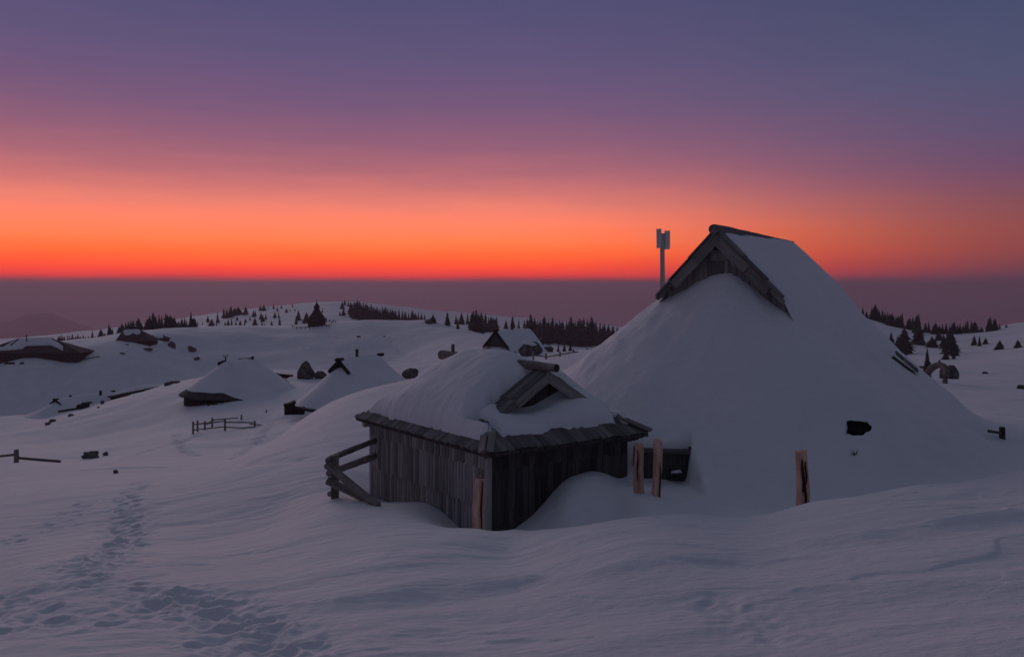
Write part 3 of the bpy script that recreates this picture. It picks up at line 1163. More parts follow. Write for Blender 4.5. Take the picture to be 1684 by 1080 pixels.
# eave shingles, left (long) side and the gable side
up_l = (sb + UP * PM).normalized()
nsh = 46
for i in range(nsh):
    s = SLA * (i + 0.5) / nsh
    ln = min(0.44 + random.uniform(-0.03, 0.03), 0.06 + 0.85 * s, 0.06 + 0.85 * (SLA - s))
    c = sh(s, -HB - 0.02, EZ) + up_l * (ln / 2 - 0.02 + random.uniform(-0.012, 0.012)) + UP * 0.012
    board('eave_shingle', roof, c, sa, up_l, SLA / nsh * 0.97, 0.03, ln, W_ROOF)
up_r = (sa + UP * PS).normalized()
nsh2 = 25
for lay in range(2):
    for i in range(nsh2):
        t = -HB + SLB * (i + 0.5 + 0.45 * lay) / nsh2
        if t > HB - 0.05:
            continue
        ln = min((0.66, 0.62)[lay] + random.uniform(-0.05, 0.05), 0.05 + 1.3 * (HB - abs(t)))
        c = sh(-0.02 + 0.07 * lay, t, EZ) + up_r * (ln / 2 + random.uniform(-0.02, 0.02)) + UP * (0.012 + 0.022 * lay)
        board('eave_shingle', roof, c, sb, up_r + sb * random.uniform(-0.05, 0.05), SLB / nsh2 * random.uniform(0.86, 1.0), 0.022, ln, W_ROOF)
# hip caps at the two near corners
for sd in (-1, 1):
    c0 = sh(-0.03, sd * (HB + 0.03), EZ + 0.03)
    c1 = sh(0.78, sd * (HB - 0.78 * (HB - tb) / g1), EZ + PS * 0.78 + 0.06)
    hd = (c1 - c0)
    for nrm_ in ((sb * sd * PM + UP).normalized(), (UP - sa * PS).normalized()):
        wd = hd.cross(nrm_).normalized()
        inward = (sh(2.5, 0, EZ) - c0)
        other = sa if abs(nrm_.dot(sb)) > abs(nrm_.dot(sa)) else -sb * sd
        if wd.dot(other) < 0:
            wd = -wd
        board('hip_cap', roof, c0 + hd * 0.31 + wd * 0.06 + nrm_ * 0.05, wd, hd, 0.13, 0.03, hd.length * 0.64, W_BARGE)
# eave beams and rafter ends under the roof edge
beam('eave_beam', hut, sh(0.06, -HB + 0.10, EZ - 0.06), sh(SLA - 0.06, -HB + 0.10, EZ - 0.06), 0.07, 0.09, W_GREY)
beam('eave_beam', hut, sh(0.10, -HB + 0.05, EZ - 0.06), sh(0.10, HB - 0.05, EZ - 0.06), 0.07, 0.09, W_DARK)
beam('rafter', hut, sh(SLA - 0.22, -HB + 0.06, EZ - 0.13), sh(SLA - 0.22, -HB + 0.9, EZ - 0.10), 0.16, 0.13, W_GREY)
beam('rafter', hut, sh(0.25, HB - 0.5, EZ - 0.13), sh(0.25, HB - 0.06, EZ - 0.12), 0.10, 0.10, W_DARK)
# gable: tympanum planks, barge boards, cover boards, ridge log
for i in range(18):
    t = -tb + 2 * tb * (i + 0.5) / 18
    top, bot = r_main(t) + 0.0, EZ + PS * g1 - 0.1
    board('gable_plank', hut, sh(g1 - 0.025, t, (top + bot) / 2), sb, UP, 2 * tb / 18 * 1.02, 0.03, top - bot, W_DARK)
for sd, cuts in ((-1, [(-0.02, 0.92), (0.88, 1.66)]), (1, [(-0.02, 1.22)])):
    sl = (sb * sd - UP * PM).normalized()
    nm = (sb * sd * PM + UP).normalized()
    for k, (a, b) in enumerate(cuts):
        w = 0.17 - 0.06 * k
        base = sh(0.70 + 0.01 * k, 0, RZ + 0.06) - nm * (w / 2 + 0.02 * k)
        board('barge_board', hut, base + sl * ((a + b) / 2), nm, sl, w, 0.05, b - a, W_BARGE)
    cov = [(0.0, 0.92), (0.86, 1.66)] if sd < 0 else [(0.0, 1.24), (1.2, 1.52)]
    for k, (a, b) in enumerate(cov):
        for j in range(3 if (sd < 0 and k == 0) else 2):
            ss = 0.76 + 0.15 * j + (0.02 if sd < 0 else 0)
            base = sh(ss, 0, RZ + 0.075 - 0.02 * k + 0.01 * (j % 2))
            board('cover_board', hut, base + sl * ((a + b) / 2 + random.uniform(-.02, .02)), sa, sl, 0.155, 0.03, b - a, W_ROOF)
log('ridge_log', hut, sh(0.46, 0, RZ + 0.165), sh(SLA - 0.45, 0, RZ + 0.15), 0.082, 0.108, W_LOG, seed=8, wob=0.03)
part('log_end', *tube([sh(0.455, 0, RZ + 0.165), sh(0.450, 0, RZ + 0.165)], [0.070, 0.068], 12), W_DARK, hut)
beam('ridge_peg', hut, sh(SLA - 0.9, 0.02, RZ + 0.25), sh(SLA - 0.9, 0.02, RZ + 0.42), 0.06, 0.06, W_LOG, up=sb)


def hut_snow():
    ds = 0.045
    V, Fc, key = [], [], {}

    def thick(s, t, under):
        e_l = (t + HB) - (0.17 + 0.04 * float(perlin(np.array([s * 1.3]), np.array([0.3]), 14)[0]) + 0.02 * float(perlin(np.array([s * 6]), np.array([2.3]), 15)[0]))
        e_r = (HB - t) - 0.26
        e_n = s - (0.34 + 0.13 * float(perlin(np.array([t * 1.2 + 3]), np.array([0.7]), 16)[0]) + 0.05 * float(perlin(np.array([t * 2.6]), np.array([1.7]), 17)[0]) + 0.025 * float(perlin(np.array([t * 9]), np.array([1.7]), 27)[0])
                   - 0.16 * math.exp(-((t + 1.35) / 0.3) ** 2))
        e_f = (SLA - s) - 0.28
        de = min(e_l, e_r, e_n, e_f)
        if not under:
            # bare strip beside the barge boards
            if abs(t) < 1.62:
                lim = (1.24 - 0.20 * max(0, -t - 0.6)) if t < 0 else 1.0
                de = min(de, max(s - lim + 0.05 * float(perlin(np.array([t * 3]), np.array([5.0]), 18)[0]), (abs(t) - 1.5) * 1.2))
        hipcap = 0.10 - math.hypot((s - 0.25) * 0.7, (t + HB - 0.2) * 0.7)
        de = min(de, -hipcap * 2 if hipcap > 0 else de)
        T = 0.40 + 0.06 * float(fbm(np.array([s / 1.6]), np.array([t / 1.6]), 19, 2)[0])
        w = 0.42
        if de <= 0:
            return -0.05
        f = min(1.0, de / w)
        th = T * math.sqrt(max(0.0, 1 - (1 - f) ** 2))
        if not under:   # thin towards the ends of the ridge so the log comes out
            near_r = math.exp(-(t / 0.45) ** 2)
            th *= 1 - near_r * (0.55 * math.exp(-((s - 1.25) / 0.45) ** 2) + 0.45 * math.exp(-((s - (SLA - 0.6)) / 0.5) ** 2))
            # rounded crown over the ridge, deeper belly on the slopes
            th += 0.05 * math.exp(-((abs(t) - 0.8) / 0.5) ** 2) * f
        else:
            th *= 0.52 + 0.33 * math.exp(-((t - 0.65) / 0.6) ** 2) - 0.12 * math.exp(-((t + 0.6) / 0.5) ** 2)
            th *= 1 - 0.75 * float(sstep(0.55, 0.95, s)) * math.exp(-((t + 0.35) / 0.6) ** 2)
        th *= 0.40 + 0.60 * float(sstep(0.0, 1.5, SLA - 0.28 - s))
        th += 0.012 * float(fbm(np.array([s / 0.35]), np.array([t / 0.35]), 20, 3)[0])
        return th

    def vid(s, t, under):
        low = under and abs(t) < tb - 0.02 and s > g1 - 1e-6
        k = (round(s, 4), round(t, 4), low)
        if k in key:
            return key[k]
        if low or (under and s < g1 + 1e-6):
            base = min(r_main(t), EZ + PS * s)
            th = thick(s, t, abs(t) < tb + 0.25)
        else:
            base = RZ - PM * (math.sqrt(t * t + 0.03) - 0.08)
            if s > SLA - g1:
                base = min(base, EZ + PS * (SLA - s) + 0.05)
            th = thick(s, t, False)
        V.append((sh(s, t, base + th + 0.02), th))
        key[k] = len(V) - 1
        return key[k]

    ts = np.linspace(-HB + 0.1, HB - 0.1, 84)
    s_lo = np.linspace(0.12, g1, 24)
    s_hi = np.linspace(g1, SLA - 0.1, 86)
    for rows, under in ((s_lo, True), (s_hi, False)):
        for i in range(len(rows) - 1):
            for k in range(len(ts) - 1):
                f = (vid(rows[i], ts[k], under), vid(rows[i + 1], ts[k], under), vid(rows[i + 1], ts[k + 1], under), vid(rows[i], ts[k + 1], under))
                if all(V[j][1] <= -0.049 for j in f):
                    continue
                Fc.append(f)
    part('roof_snow', [v[0] for v in V], Fc, SNOW, hut, True)


hut_snow()

# ------------------------------------------------------------------ split posts beside the huts
def split_post(label, xp, y_top, D, wpx, lean=0.0, seed=0, crack=True, zb=None):
    rg = random.Random(seed)
    top = px(xp, y_top, D)
    base_z = gz(top.x, D) - 0.15 if zb is None else zb
    root = thing('split_post', label, 'post', (top.x, D, base_z), 'pale split timber posts')
    w = wpx / F * D
    L = top.z - base_z
    # one continuous cleft timber: irregular section that drifts as it goes up
    n, k = 12, 9
    ang = [2 * math.pi * i / k + rg.uniform(-.15, .15) for i in range(k)]
    rad = [0.5 * rg.uniform(0.85, 1.1) for _ in range(k)]
    V = []
    for j in range(n + 1):
        f = j / n
        ox = lean * f * L + 0.012 * math.sin(f * 5 + seed)
        sc_ = (1 - 0.10 * f) * (1 + 0.05 * math.sin(f * 7 + seed * 2))
        for i in range(k):
            rr = rad[i] * (1 + 0.06 * math.sin(3 * f * (i + 1) + seed))
            edge = 0.93 if j == n else 1
            V.append((ox + w * rr * sc_ * edge * math.cos(ang[i]), 0.8 * w * rr * sc_ * edge * math.sin(ang[i]), (f - 0.5) * L + (0.03 * math.cos(ang[i] + seed) * 0.5 if j == n else 0)))
    Fc = grid_faces(n + 1, k, True) + [tuple(range(k))[::-1], tuple(range(n * k, (n + 1) * k))]
    me = mesh_from('timber', V, Fc)
    me.materials.append(W_FRESH)
    link(bpy.data.objects.new('timber', me), root, Matrix.Translation((top.x, D, base_z + L / 2)))
    if crack:
        for (fx, f0, f1, ww) in crack:
            n2 = 6
            V, Fc = [], []
            for j in range(n2 + 1):
                f = j / n2
                zf = f0 + (f1 - f0) * f
                hw = ww * w * math.sin(math.pi * min(0.97, max(0.05, f))) * 0.5 + 0.002
                cx = fx * w + lean * zf * L + 0.05 * w * math.sin(f * 6 + seed)
                for dx in (-1, 1):
                    V.append((top.x + cx + dx * hw, D - 0.43 * w - 0.004, base_z + zf * L))
                for dx in (-1, 1):
                    V.append((top.x + cx + dx * hw, D - 0.20 * w, base_z + zf * L))
            for j in range(n2):
                a = j * 4
                Fc += [(a, a + 1, a + 5, a + 4), (a + 1, a + 3, a + 7, a + 5), (a + 3, a + 2, a + 6, a + 7), (a + 2, a, a + 4, a + 6)]
            Fc += [(0, 2, 3, 1), (n2 * 4, n2 * 4 + 1, n2 * 4 + 3, n2 * 4 + 2)]
            part('crack', V, Fc, W_CRACK, root)
    return root


split_post('pale split post standing against the near corner of the small plank hut', 787.5, 787, 12.95, 21, 0.01, 2, [(0.22, 0.2, 0.97, 0.10)])
split_post('pale split post nearer the plank hut, left of the pair by the entrance', 1052, 729, 14.3, 18.5, -0.015, 3, [(-0.2, 0.35, 0.9, 0.10)])
split_post('pale split post with a long groove, right of the pair by the entrance', 1079.5, 723, 14.35, 18, 0.012, 4, [(0.22, 0.1, 0.7, 0.08)])
split_post('lone cracked post standing in open snow below the big mound', 1319, 741, 12.75, 23, -0.01, 6, [(-0.05, 0.38, 0.88, 0.16), (0.10, 0.12, 0.62, 0.14), (0.18, 0.5, 0.85, 0.07)])

# ------------------------------------------------------------------ antenna mast behind the big hut
D = 21.5
mp = px(1090, 476, D)
mast = thing('antenna_mast', 'grey mast with two upright panel antennas behind the buried hut', 'antenna mast', (mp.x, D, mp.z - 1.0))
top = px(1090, 384, D)
log('mast_pole', mast, (mp.x, D, mp.z - 1.0), top, 0.066, 0.062, POLE, seed=2, wob=0.01)
for xp, ya, yb in ((1083.6, 376.5, 408), (1097.3, 379.5, 410)):
    pa, pb = px(xp, ya, D - 0.03), px(xp, yb, D - 0.03)
    ant = board('panel_antenna', mast, (pa + pb) / 2, (1, 0.25 if xp > 1090 else -0.2, 0), UP, 0.135, 0.09, (pa - pb).length, METAL)
    beam('bracket', ant, px(xp, 392, D), px(1090, 392, D), 0.05, 0.05, METAL)
log('cross_arm', mast, px(1083, 391, D - 0.02), px(1098, 389.5, D - 0.02), 0.035, 0.035, METAL, seed=4, wob=0)

# ------------------------------------------------------------------ fences
def fence_post(parent, xp, ytop, ybase, D, r, m, seed=0, lean=(0, 0)):
    a, b = px(xp, ybase, D), px(xp, ytop, D)
    a.z = min(a.z, gz(a.x, a.y)) - 0.12
    b = b + Vector((lean[0], lean[1], 0))
    return log('post', parent, a, b, r, r * 0.92, m, seg=9, seed=seed)


W_FENCE = wood('fence_timber', (0.11, 0.095, 0.088), (0.33, 0.29, 0.27), scale=(8, 8, 1.4))
D = 15.7
fb = px(550, 822, D)
fn = thing('log_fence', 'broken log fence leaning at the left end of the plank hut', 'fence', (fb.x, D, fb.z - 0.1), 'weathered timber fences')
board('post', fn, (px(549, 745, D) + px(552, 838, D)) / 2, (1, 0.2, 0), UP, 0.155, 0.13, 1.05, W_FENCE)
log('rail', fn, px(541, 755, 15.65), px(622, 722, 17.8), 0.058, 0.062, W_FENCE, seed=21)
log('rail', fn, px(541, 778, 15.62), px(620, 748, 17.7), 0.066, 0.075, W_FENCE, seed=22)
log('fallen_rail', fn, px(537, 764, 15.45), px(621, 833, 14.9), 0.072, 0.080, W_FENCE, seed=23)
log('fallen_rail', fn, px(539, 790, 15.5), px(608, 824, 15.25), 0.076, 0.072, W_FENCE, seed=24)
log('rail_stub', fn, px(539, 757, 15.5), px(549, 752, 15.9), 0.055, 0.055, W_FENCE, seed=25)
log('rail_stub', fn, px(542, 812, 15.5), px(552, 808, 15.9), 0.05, 0.05, W_FENCE, seed=26)

D = 45.0
fb = px(27, 760, D)
fn = thing('post_and_rail_fence', 'short rail fence with one thick post at the left edge of the snowfield', 'fence', (fb.x, D, gz(fb.x, D)), 'weathered timber fences')
board('post', fn, (px(26.5, 739.5, D) + px(26.5, 766, D)) / 2, (1, 0.1, 0), UP, 0.21, 0.18, 0.95, W_FENCE)
beam('rail', fn, px(-30, 753, 46), px(25, 747, D), 0.09, 0.13, W_FENCE)
beam('rail', fn, px(28, 752.5, D), px(100, 758.5, 44), 0.09, 0.13, W_FENCE)

fb = px(370, 711, 58)
fn = thing('paddock_fence', 'small open paddock of wooden posts and rails on the snow bench', 'fence', (fb.x, 58, gz(fb.x, 58)), 'weathered timber fences')
for i, (xp, ya, yb, D) in enumerate([(317.5, 693, 712, 57), (370, 688.5, 707, 57.5), (419, 692, 700.5, 58), (325, 691, 704, 58.5), (337, 692, 699.5, 60), (349, 686, 695, 61.5)]):
    fence_post(fn, xp, ya, yb, D, 0.075, W_FENCE, seed=30 + i)
for i, (xa, ya, Da, xb, yb, Db) in enumerate([(316, 698, 57, 371, 692, 57.5), (370, 694, 57.5, 420, 694.5, 58), (316, 707, 57, 370, 701.5, 57.5), (370, 702, 57.5, 400, 703.5, 57.8), (398, 703.5, 57.8, 420, 701, 58),
                                             (323, 697.5, 58.5, 340, 696, 60), (338, 697, 60, 351, 691, 61.5), (336, 697.5, 60, 368, 692, 58), (349, 690, 61.5, 391, 687, 63), (410, 697, 58.2, 432, 698.5, 58.6)]):
    log('rail', fn, px(xa, ya, Da), px(xb, yb, Db), 0.05, 0.045, W_FENCE, seg=7, seed=40 + i)
for i, (xp, ya, yb, D, lb) in enumerate([(397, 681.5, 685.5, 64, 'lone stub of a fence post just above the paddock fence'),
                                         (438, 674, 678, 66, 'tiny dark post stub between paddock and gabled hut'),
                                         (650, 627.5, 634, 50, 'small post poking from snow in front of the gabled hut')]):
    p = px(xp, yb, D)
    z = gz(p.x, D)
    V, Fc = tube([(p.x, D, z - 0.3), (p.x, D, max(p.z, z) + 0.03), (p.x + 0.02, D, (HY - ya) / F * D)], [0.07, 0.07, 0.065], 8, 0.05, i)
    tag(part('post_stub', V, Fc, W_FENCE, None, origin=(p.x, D, z)), lb, 'post')

fb = px(930, 585, 74)
fn = thing('pasture_fence', 'thin post and rail fence in the gap between plank hut and big mound', 'fence', (fb.x, 74, gz(fb.x, 74)), 'weathered timber fences')
for i, (xp, ya, yb, D) in enumerate([(877, 578, 586, 72), (898, 581, 591, 71), (921, 578, 590, 72), (943, 574, 583, 74), (966, 573, 582, 75)]):
    fence_post(fn, xp, ya, yb, D, 0.10, W_FENCE, seed=60 + i)
for i, (xa, ya, xb, yb) in enumerate([(874, 583, 899, 587), (897, 587, 922, 582.5), (920, 582.5, 944, 579), (942, 578.5, 990, 583)]):
    log('rail', fn, px(xa, ya, 72.5), px(xb, yb, 73), 0.06, 0.055, W_FENCE, seg=7, seed=70 + i)

D = 20.0
fb = px(1648, 724, D)
fn = thing('stump_post', 'squat dark post with a short rail at the foot of the mound, far right', 'post', (fb.x, D, gz(fb.x, D)))
log('post', fn, (fb.x, D, gz(fb.x, D) - 0.2), px(1648, 702, D), 0.075, 0.068, W_DARK, seed=81)
beam('rail', fn, px(1626, 708.5, 19.6), px(1647, 712, 20), 0.06, 0.07, W_DARK)

# ------------------------------------------------------------------ huts further back
def conoid(c0, c1, zr, prof, dmax, nd, na, seed, amp=0.05, tilt=None, dcut=None):
    """snow heap over a short ridge: rounded ends, falling profile; closed to the ground"""
    c0, c1 = np.array(c0), np.array(c1)
    L = np.linalg.norm(c1 - c0)
    e = (c1 - c0) / L
    ang = []
    for i in range(na):
        a = 2 * math.pi * i / na
        ang.append(a)
    V = []
    for j in range(nd):
        d = dmax * (j / (nd - 1))
        for a in ang:
            u = np.array([math.cos(a), math.sin(a)])
            w = float(np.clip((u @ e) * 3.0, -1, 1)) * 0.5 + 0.5
            b = c0 + (c1 - c0) * w
            dd = d if dcut is None else min(d, dcut(a))
            p = b + u * dd
            V.append((p[0], p[1], zr - float(np.interp(dd, prof[0], prof[1])), dd))
    V = np.array(V)
    V[:, 2] += amp * fbm(V[:, 0] / 1.7, V[:, 1] / 1.7, seed, 3) * np.minimum(1, V[:, 3])
    V = V[:, :3]
    return V, grid_faces(nd, na, True)


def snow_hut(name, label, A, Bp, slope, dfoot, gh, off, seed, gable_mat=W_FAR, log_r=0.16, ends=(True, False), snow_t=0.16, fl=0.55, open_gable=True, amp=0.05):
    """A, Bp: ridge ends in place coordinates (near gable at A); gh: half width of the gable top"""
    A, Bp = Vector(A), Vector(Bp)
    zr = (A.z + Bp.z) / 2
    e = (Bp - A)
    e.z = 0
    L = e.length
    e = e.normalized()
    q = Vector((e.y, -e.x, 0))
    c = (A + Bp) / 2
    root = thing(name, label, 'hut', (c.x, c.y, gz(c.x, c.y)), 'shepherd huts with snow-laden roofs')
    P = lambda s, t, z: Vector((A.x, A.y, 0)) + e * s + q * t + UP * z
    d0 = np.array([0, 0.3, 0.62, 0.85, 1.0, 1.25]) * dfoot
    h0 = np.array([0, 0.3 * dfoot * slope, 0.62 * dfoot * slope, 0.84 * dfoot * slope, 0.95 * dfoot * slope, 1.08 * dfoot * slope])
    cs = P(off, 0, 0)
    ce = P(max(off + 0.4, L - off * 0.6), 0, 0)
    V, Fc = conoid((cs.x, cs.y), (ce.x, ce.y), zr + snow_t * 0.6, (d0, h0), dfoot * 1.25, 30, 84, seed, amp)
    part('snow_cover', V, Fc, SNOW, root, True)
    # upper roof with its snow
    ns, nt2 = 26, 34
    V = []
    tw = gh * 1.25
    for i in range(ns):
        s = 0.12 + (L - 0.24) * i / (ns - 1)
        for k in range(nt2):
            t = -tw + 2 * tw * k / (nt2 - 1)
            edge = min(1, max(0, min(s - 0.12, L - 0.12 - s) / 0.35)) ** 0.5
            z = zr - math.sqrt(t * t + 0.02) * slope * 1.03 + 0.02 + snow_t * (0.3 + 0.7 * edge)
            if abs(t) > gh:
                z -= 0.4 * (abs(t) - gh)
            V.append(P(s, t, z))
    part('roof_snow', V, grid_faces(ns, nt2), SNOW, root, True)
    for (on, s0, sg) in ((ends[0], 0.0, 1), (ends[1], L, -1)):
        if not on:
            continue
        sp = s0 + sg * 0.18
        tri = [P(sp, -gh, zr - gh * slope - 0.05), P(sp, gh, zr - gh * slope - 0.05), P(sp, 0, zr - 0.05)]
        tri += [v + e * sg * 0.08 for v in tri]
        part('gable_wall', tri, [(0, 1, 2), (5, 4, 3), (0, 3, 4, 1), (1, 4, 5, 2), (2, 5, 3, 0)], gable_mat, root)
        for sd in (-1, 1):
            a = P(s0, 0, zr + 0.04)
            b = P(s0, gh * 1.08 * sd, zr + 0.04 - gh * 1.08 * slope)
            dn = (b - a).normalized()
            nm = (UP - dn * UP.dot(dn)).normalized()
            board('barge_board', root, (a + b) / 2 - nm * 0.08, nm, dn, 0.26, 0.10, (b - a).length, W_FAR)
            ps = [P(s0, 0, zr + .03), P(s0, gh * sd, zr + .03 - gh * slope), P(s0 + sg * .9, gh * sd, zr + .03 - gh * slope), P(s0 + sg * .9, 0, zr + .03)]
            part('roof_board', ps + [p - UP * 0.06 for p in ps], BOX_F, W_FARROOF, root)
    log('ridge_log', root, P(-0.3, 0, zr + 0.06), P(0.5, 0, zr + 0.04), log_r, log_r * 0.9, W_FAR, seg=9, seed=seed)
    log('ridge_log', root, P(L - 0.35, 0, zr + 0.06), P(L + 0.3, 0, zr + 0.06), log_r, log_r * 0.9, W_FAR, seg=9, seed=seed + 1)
    return root, P, zr, L


# gabled hut left of centre
A, Bp = px(557, 592.5, 62), px(626, 588, 66.5)
Bp.z = A.z
hB, PB, zB, LB = snow_hut('gabled_hut', 'snow-covered hut with a small black gable peak, left of the plank hut', A, Bp, 0.86, 5.0, 1.0, 1.0, 301, log_r=0.15)
V, Fc = tube([px(587, 588, 64.5), px(587, 580, 64.5), px(587, 573, 64.5)], [0.12, 0.12, 0.13], 9)
ch = part('chimney_pipe', V, Fc, W_FARROOF, hB, origin=px(587, 588, 64.5))
V, Fc = tube([px(587, 574, 64.5), px(587, 571.5, 64.5)], [0.24, 0.10], 9)
part('chimney_cowl', V, Fc, METAL, ch, origin=px(587, 574, 64.5))
# porch of that hut, half drifted in
D = 58.0
board('porch_wall', hB, (px(470, 668, D) + px(482, 676, D)) / 2, (1, 0.2, 0), UP, 0.75, 0.5, 0.8, W_FAR)
beam('porch_roof', hB, px(467, 668, D), px(486, 659.5, D + 0.3), 0.9, 0.14, W_FAR)
beam('porch_eave', hB, px(483, 669.5, D), px(517, 675, D - 0.6), 0.5, 0.14, W_FAR)
board('porch_wall', hB, px(489, 675, D + 0.2), (1, 0, 0), UP, 1.0, 0.3, 0.55, W_FAR)

# hut on the skyline gap with a dark wooden gable
A, Bp = px(815, 544, 95), px(873, 541, 100.5)
Bp.z = A.z
hC, PC, zC, LC = snow_hut('gabled_hut', 'far hut with brown triangular gable and smooth snowy roof above the plank hut', A, Bp, 1.0, 5.4, 1.85, 2.3, 311, gable_mat=W_FARROOF, log_r=0.15, ends=(True, True))
beam('chimney', hC, PC(LC * 0.45, 0, zC), PC(LC * 0.45, 0, zC + 0.75), 0.3, 0.3, W_FARROOF, up=(0, 1, 0))

# low hut at the brow of the slope, far left middle
A, Bp = px(91, 659.5, 104), px(186, 645.5, 112)
hD, PD, zD, LD = snow_hut('low_hut', 'low hut buried to its eaves at the brow of the slope, tiny black gable', (A.x, A.y, A.z), (Bp.x, Bp.y, A.z + 0.35), 0.55, 3.4, 1.0, 0.8, 321, log_r=0.14)
for (xa, ya, xb, yb, D, nm, w, t) in [(96, 676.5, 142, 669, 101.5, 'eave', 0.5, 0.22), (127, 669, 147, 661.5, 102.5, 'dormer_roof', 0.9, 0.25), (136, 663, 150, 661.5, 103, 'dormer_roof', 0.5, 0.2), (128, 669, 146, 667, 102.3, 'dormer_wall', 0.4, 0.6)]:
    beam(nm, hD, px(xa, ya, D), px(xb, yb, D + 1), w, t, W_FAR)
for xp, ya, yb in ((116, 649.5, 656), (165.5, 642, 650)):
    beam('chimney', hD, px(xp, yb, 108), px(xp, ya, 108), 0.26, 0.26, W_FAR, up=(0, 1, 0))

# the neighbouring hut: only its long eave shows
A, Bp = px(180, 652.5, 108), px(262, 636.5, 114)
hE = thing('buried_hut', 'long dark eave of a hut sunk behind the snow brow', 'hut', (A.x, A.y, gz(A.x, A.y)), 'shepherd huts with snow-laden roofs')
beam('eave', hE, A, Bp, 0.7, 0.20, W_FAR)
beam('wall', hE, px(182, 654.5, 107.6), px(214, 649.5, 109.6), 0.4, 0.42, W_FAR)
V, Fc = [], []
for f in np.linspace(0, 1, 14):
    p = A + (Bp - A) * (0.02 + 0.9 * f)
    hgt = 0.65 * math.sin(math.pi * min(1, 0.12 + 0.8 * f)) ** 0.7
    for gg in np.linspace(0, 1, 7):
        V.append(p + Vector((0.1, 0.35 + 3.4 * gg, hgt * math.sin(math.pi * (0.15 + 0.8 * gg)) - 0.02)))
part('roof_snow', V, grid_faces(14, 7), SNOW, hE, True)

# rounded hut with a dark open wall under the left eave
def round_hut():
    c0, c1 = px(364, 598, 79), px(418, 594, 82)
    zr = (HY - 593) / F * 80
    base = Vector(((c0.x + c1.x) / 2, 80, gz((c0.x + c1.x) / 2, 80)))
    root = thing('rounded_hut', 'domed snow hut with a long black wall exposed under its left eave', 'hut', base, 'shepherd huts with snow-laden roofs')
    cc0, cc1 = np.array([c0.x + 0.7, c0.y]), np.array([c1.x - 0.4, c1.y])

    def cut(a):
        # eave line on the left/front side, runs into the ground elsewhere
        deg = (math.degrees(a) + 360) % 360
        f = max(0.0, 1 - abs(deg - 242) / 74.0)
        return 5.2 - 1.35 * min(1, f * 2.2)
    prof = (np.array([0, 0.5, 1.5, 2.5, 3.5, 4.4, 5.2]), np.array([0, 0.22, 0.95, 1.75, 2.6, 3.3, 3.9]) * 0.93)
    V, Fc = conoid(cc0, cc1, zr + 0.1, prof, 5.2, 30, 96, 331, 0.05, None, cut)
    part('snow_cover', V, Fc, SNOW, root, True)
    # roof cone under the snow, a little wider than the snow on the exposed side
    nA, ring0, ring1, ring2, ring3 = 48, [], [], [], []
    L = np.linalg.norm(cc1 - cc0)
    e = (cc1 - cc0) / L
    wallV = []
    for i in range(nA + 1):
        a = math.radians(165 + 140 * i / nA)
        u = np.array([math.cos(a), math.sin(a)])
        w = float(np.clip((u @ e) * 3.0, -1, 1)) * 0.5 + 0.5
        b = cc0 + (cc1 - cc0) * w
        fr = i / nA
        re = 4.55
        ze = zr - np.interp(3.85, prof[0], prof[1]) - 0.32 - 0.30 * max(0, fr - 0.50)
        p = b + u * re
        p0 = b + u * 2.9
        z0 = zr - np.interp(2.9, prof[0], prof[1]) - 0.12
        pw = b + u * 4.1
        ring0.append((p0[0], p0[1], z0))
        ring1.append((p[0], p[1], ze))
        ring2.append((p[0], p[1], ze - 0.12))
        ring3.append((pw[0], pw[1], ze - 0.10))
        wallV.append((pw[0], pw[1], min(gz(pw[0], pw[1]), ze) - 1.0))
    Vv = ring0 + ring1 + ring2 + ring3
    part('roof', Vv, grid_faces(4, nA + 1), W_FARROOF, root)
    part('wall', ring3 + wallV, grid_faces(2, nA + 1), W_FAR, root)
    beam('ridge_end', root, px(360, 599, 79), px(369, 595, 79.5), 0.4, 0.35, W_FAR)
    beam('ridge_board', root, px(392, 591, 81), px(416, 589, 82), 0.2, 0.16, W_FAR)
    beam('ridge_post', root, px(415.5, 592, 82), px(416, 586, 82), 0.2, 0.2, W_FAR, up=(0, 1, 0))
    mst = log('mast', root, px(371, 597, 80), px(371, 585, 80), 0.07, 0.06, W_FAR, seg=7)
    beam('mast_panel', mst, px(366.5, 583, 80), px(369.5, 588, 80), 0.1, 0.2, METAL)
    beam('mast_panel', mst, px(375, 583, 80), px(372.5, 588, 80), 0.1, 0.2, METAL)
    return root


round_hut()
# porch behind it on the right and the half-buried rail in front
o = thing('lean_to_roof', 'dark lean-to roof edge beside the domed hut, pointing at the standing rock', 'roof', px(465, 622, 86))
beam('eave', o, px(457, 615.5, 86), px(482, 617.5, 86.5), 0.6, 0.16, W_FAR)
beam('brace', o, px(455, 614, 85.6), px(475, 630, 84.6), 0.3, 0.14, W_FAR)
part('end_wall', [px(459, 617, 86.3), px(480, 618, 86.5), px(471, 622.5, 86.3), px(459, 617, 86.7), px(480, 618, 86.9), px(471, 622.5, 86.7)],
     [(0, 1, 2), (5, 4, 3), (0, 3, 4, 1), (1, 4, 5, 2), (2, 5, 3, 0)], W_FAR, o)
_b = ray_ground(350, 666, 50, 76).y
o = thing('buried_rail', 'thin dark rail half buried in snow before the domed hut', 'rail', px(350, 664, _b))
log('rail', o, px(322, 661, _b + 1), px(332, 658, _b + 1.3), 0.08, 0.07, W_FAR, seg=6)
log('rail', o, px(330, 661, _b + 0.9), px(352, 665, _b), 0.06, 0.05, W_FAR, seg=6)
log('rail', o, px(350, 664.5, _b), px(380, 666.5, _b - 0.5), 0.05, 0.05, W_FAR, seg=6)
for xp in (343, 351, 366):
    p = px(xp, 664.5, _b)
    log('post', o, (p.x, p.y, gz(p.x, p.y) - 0.3), p + UP * 0.12, 0.08, 0.08, W_FAR, seg=6)

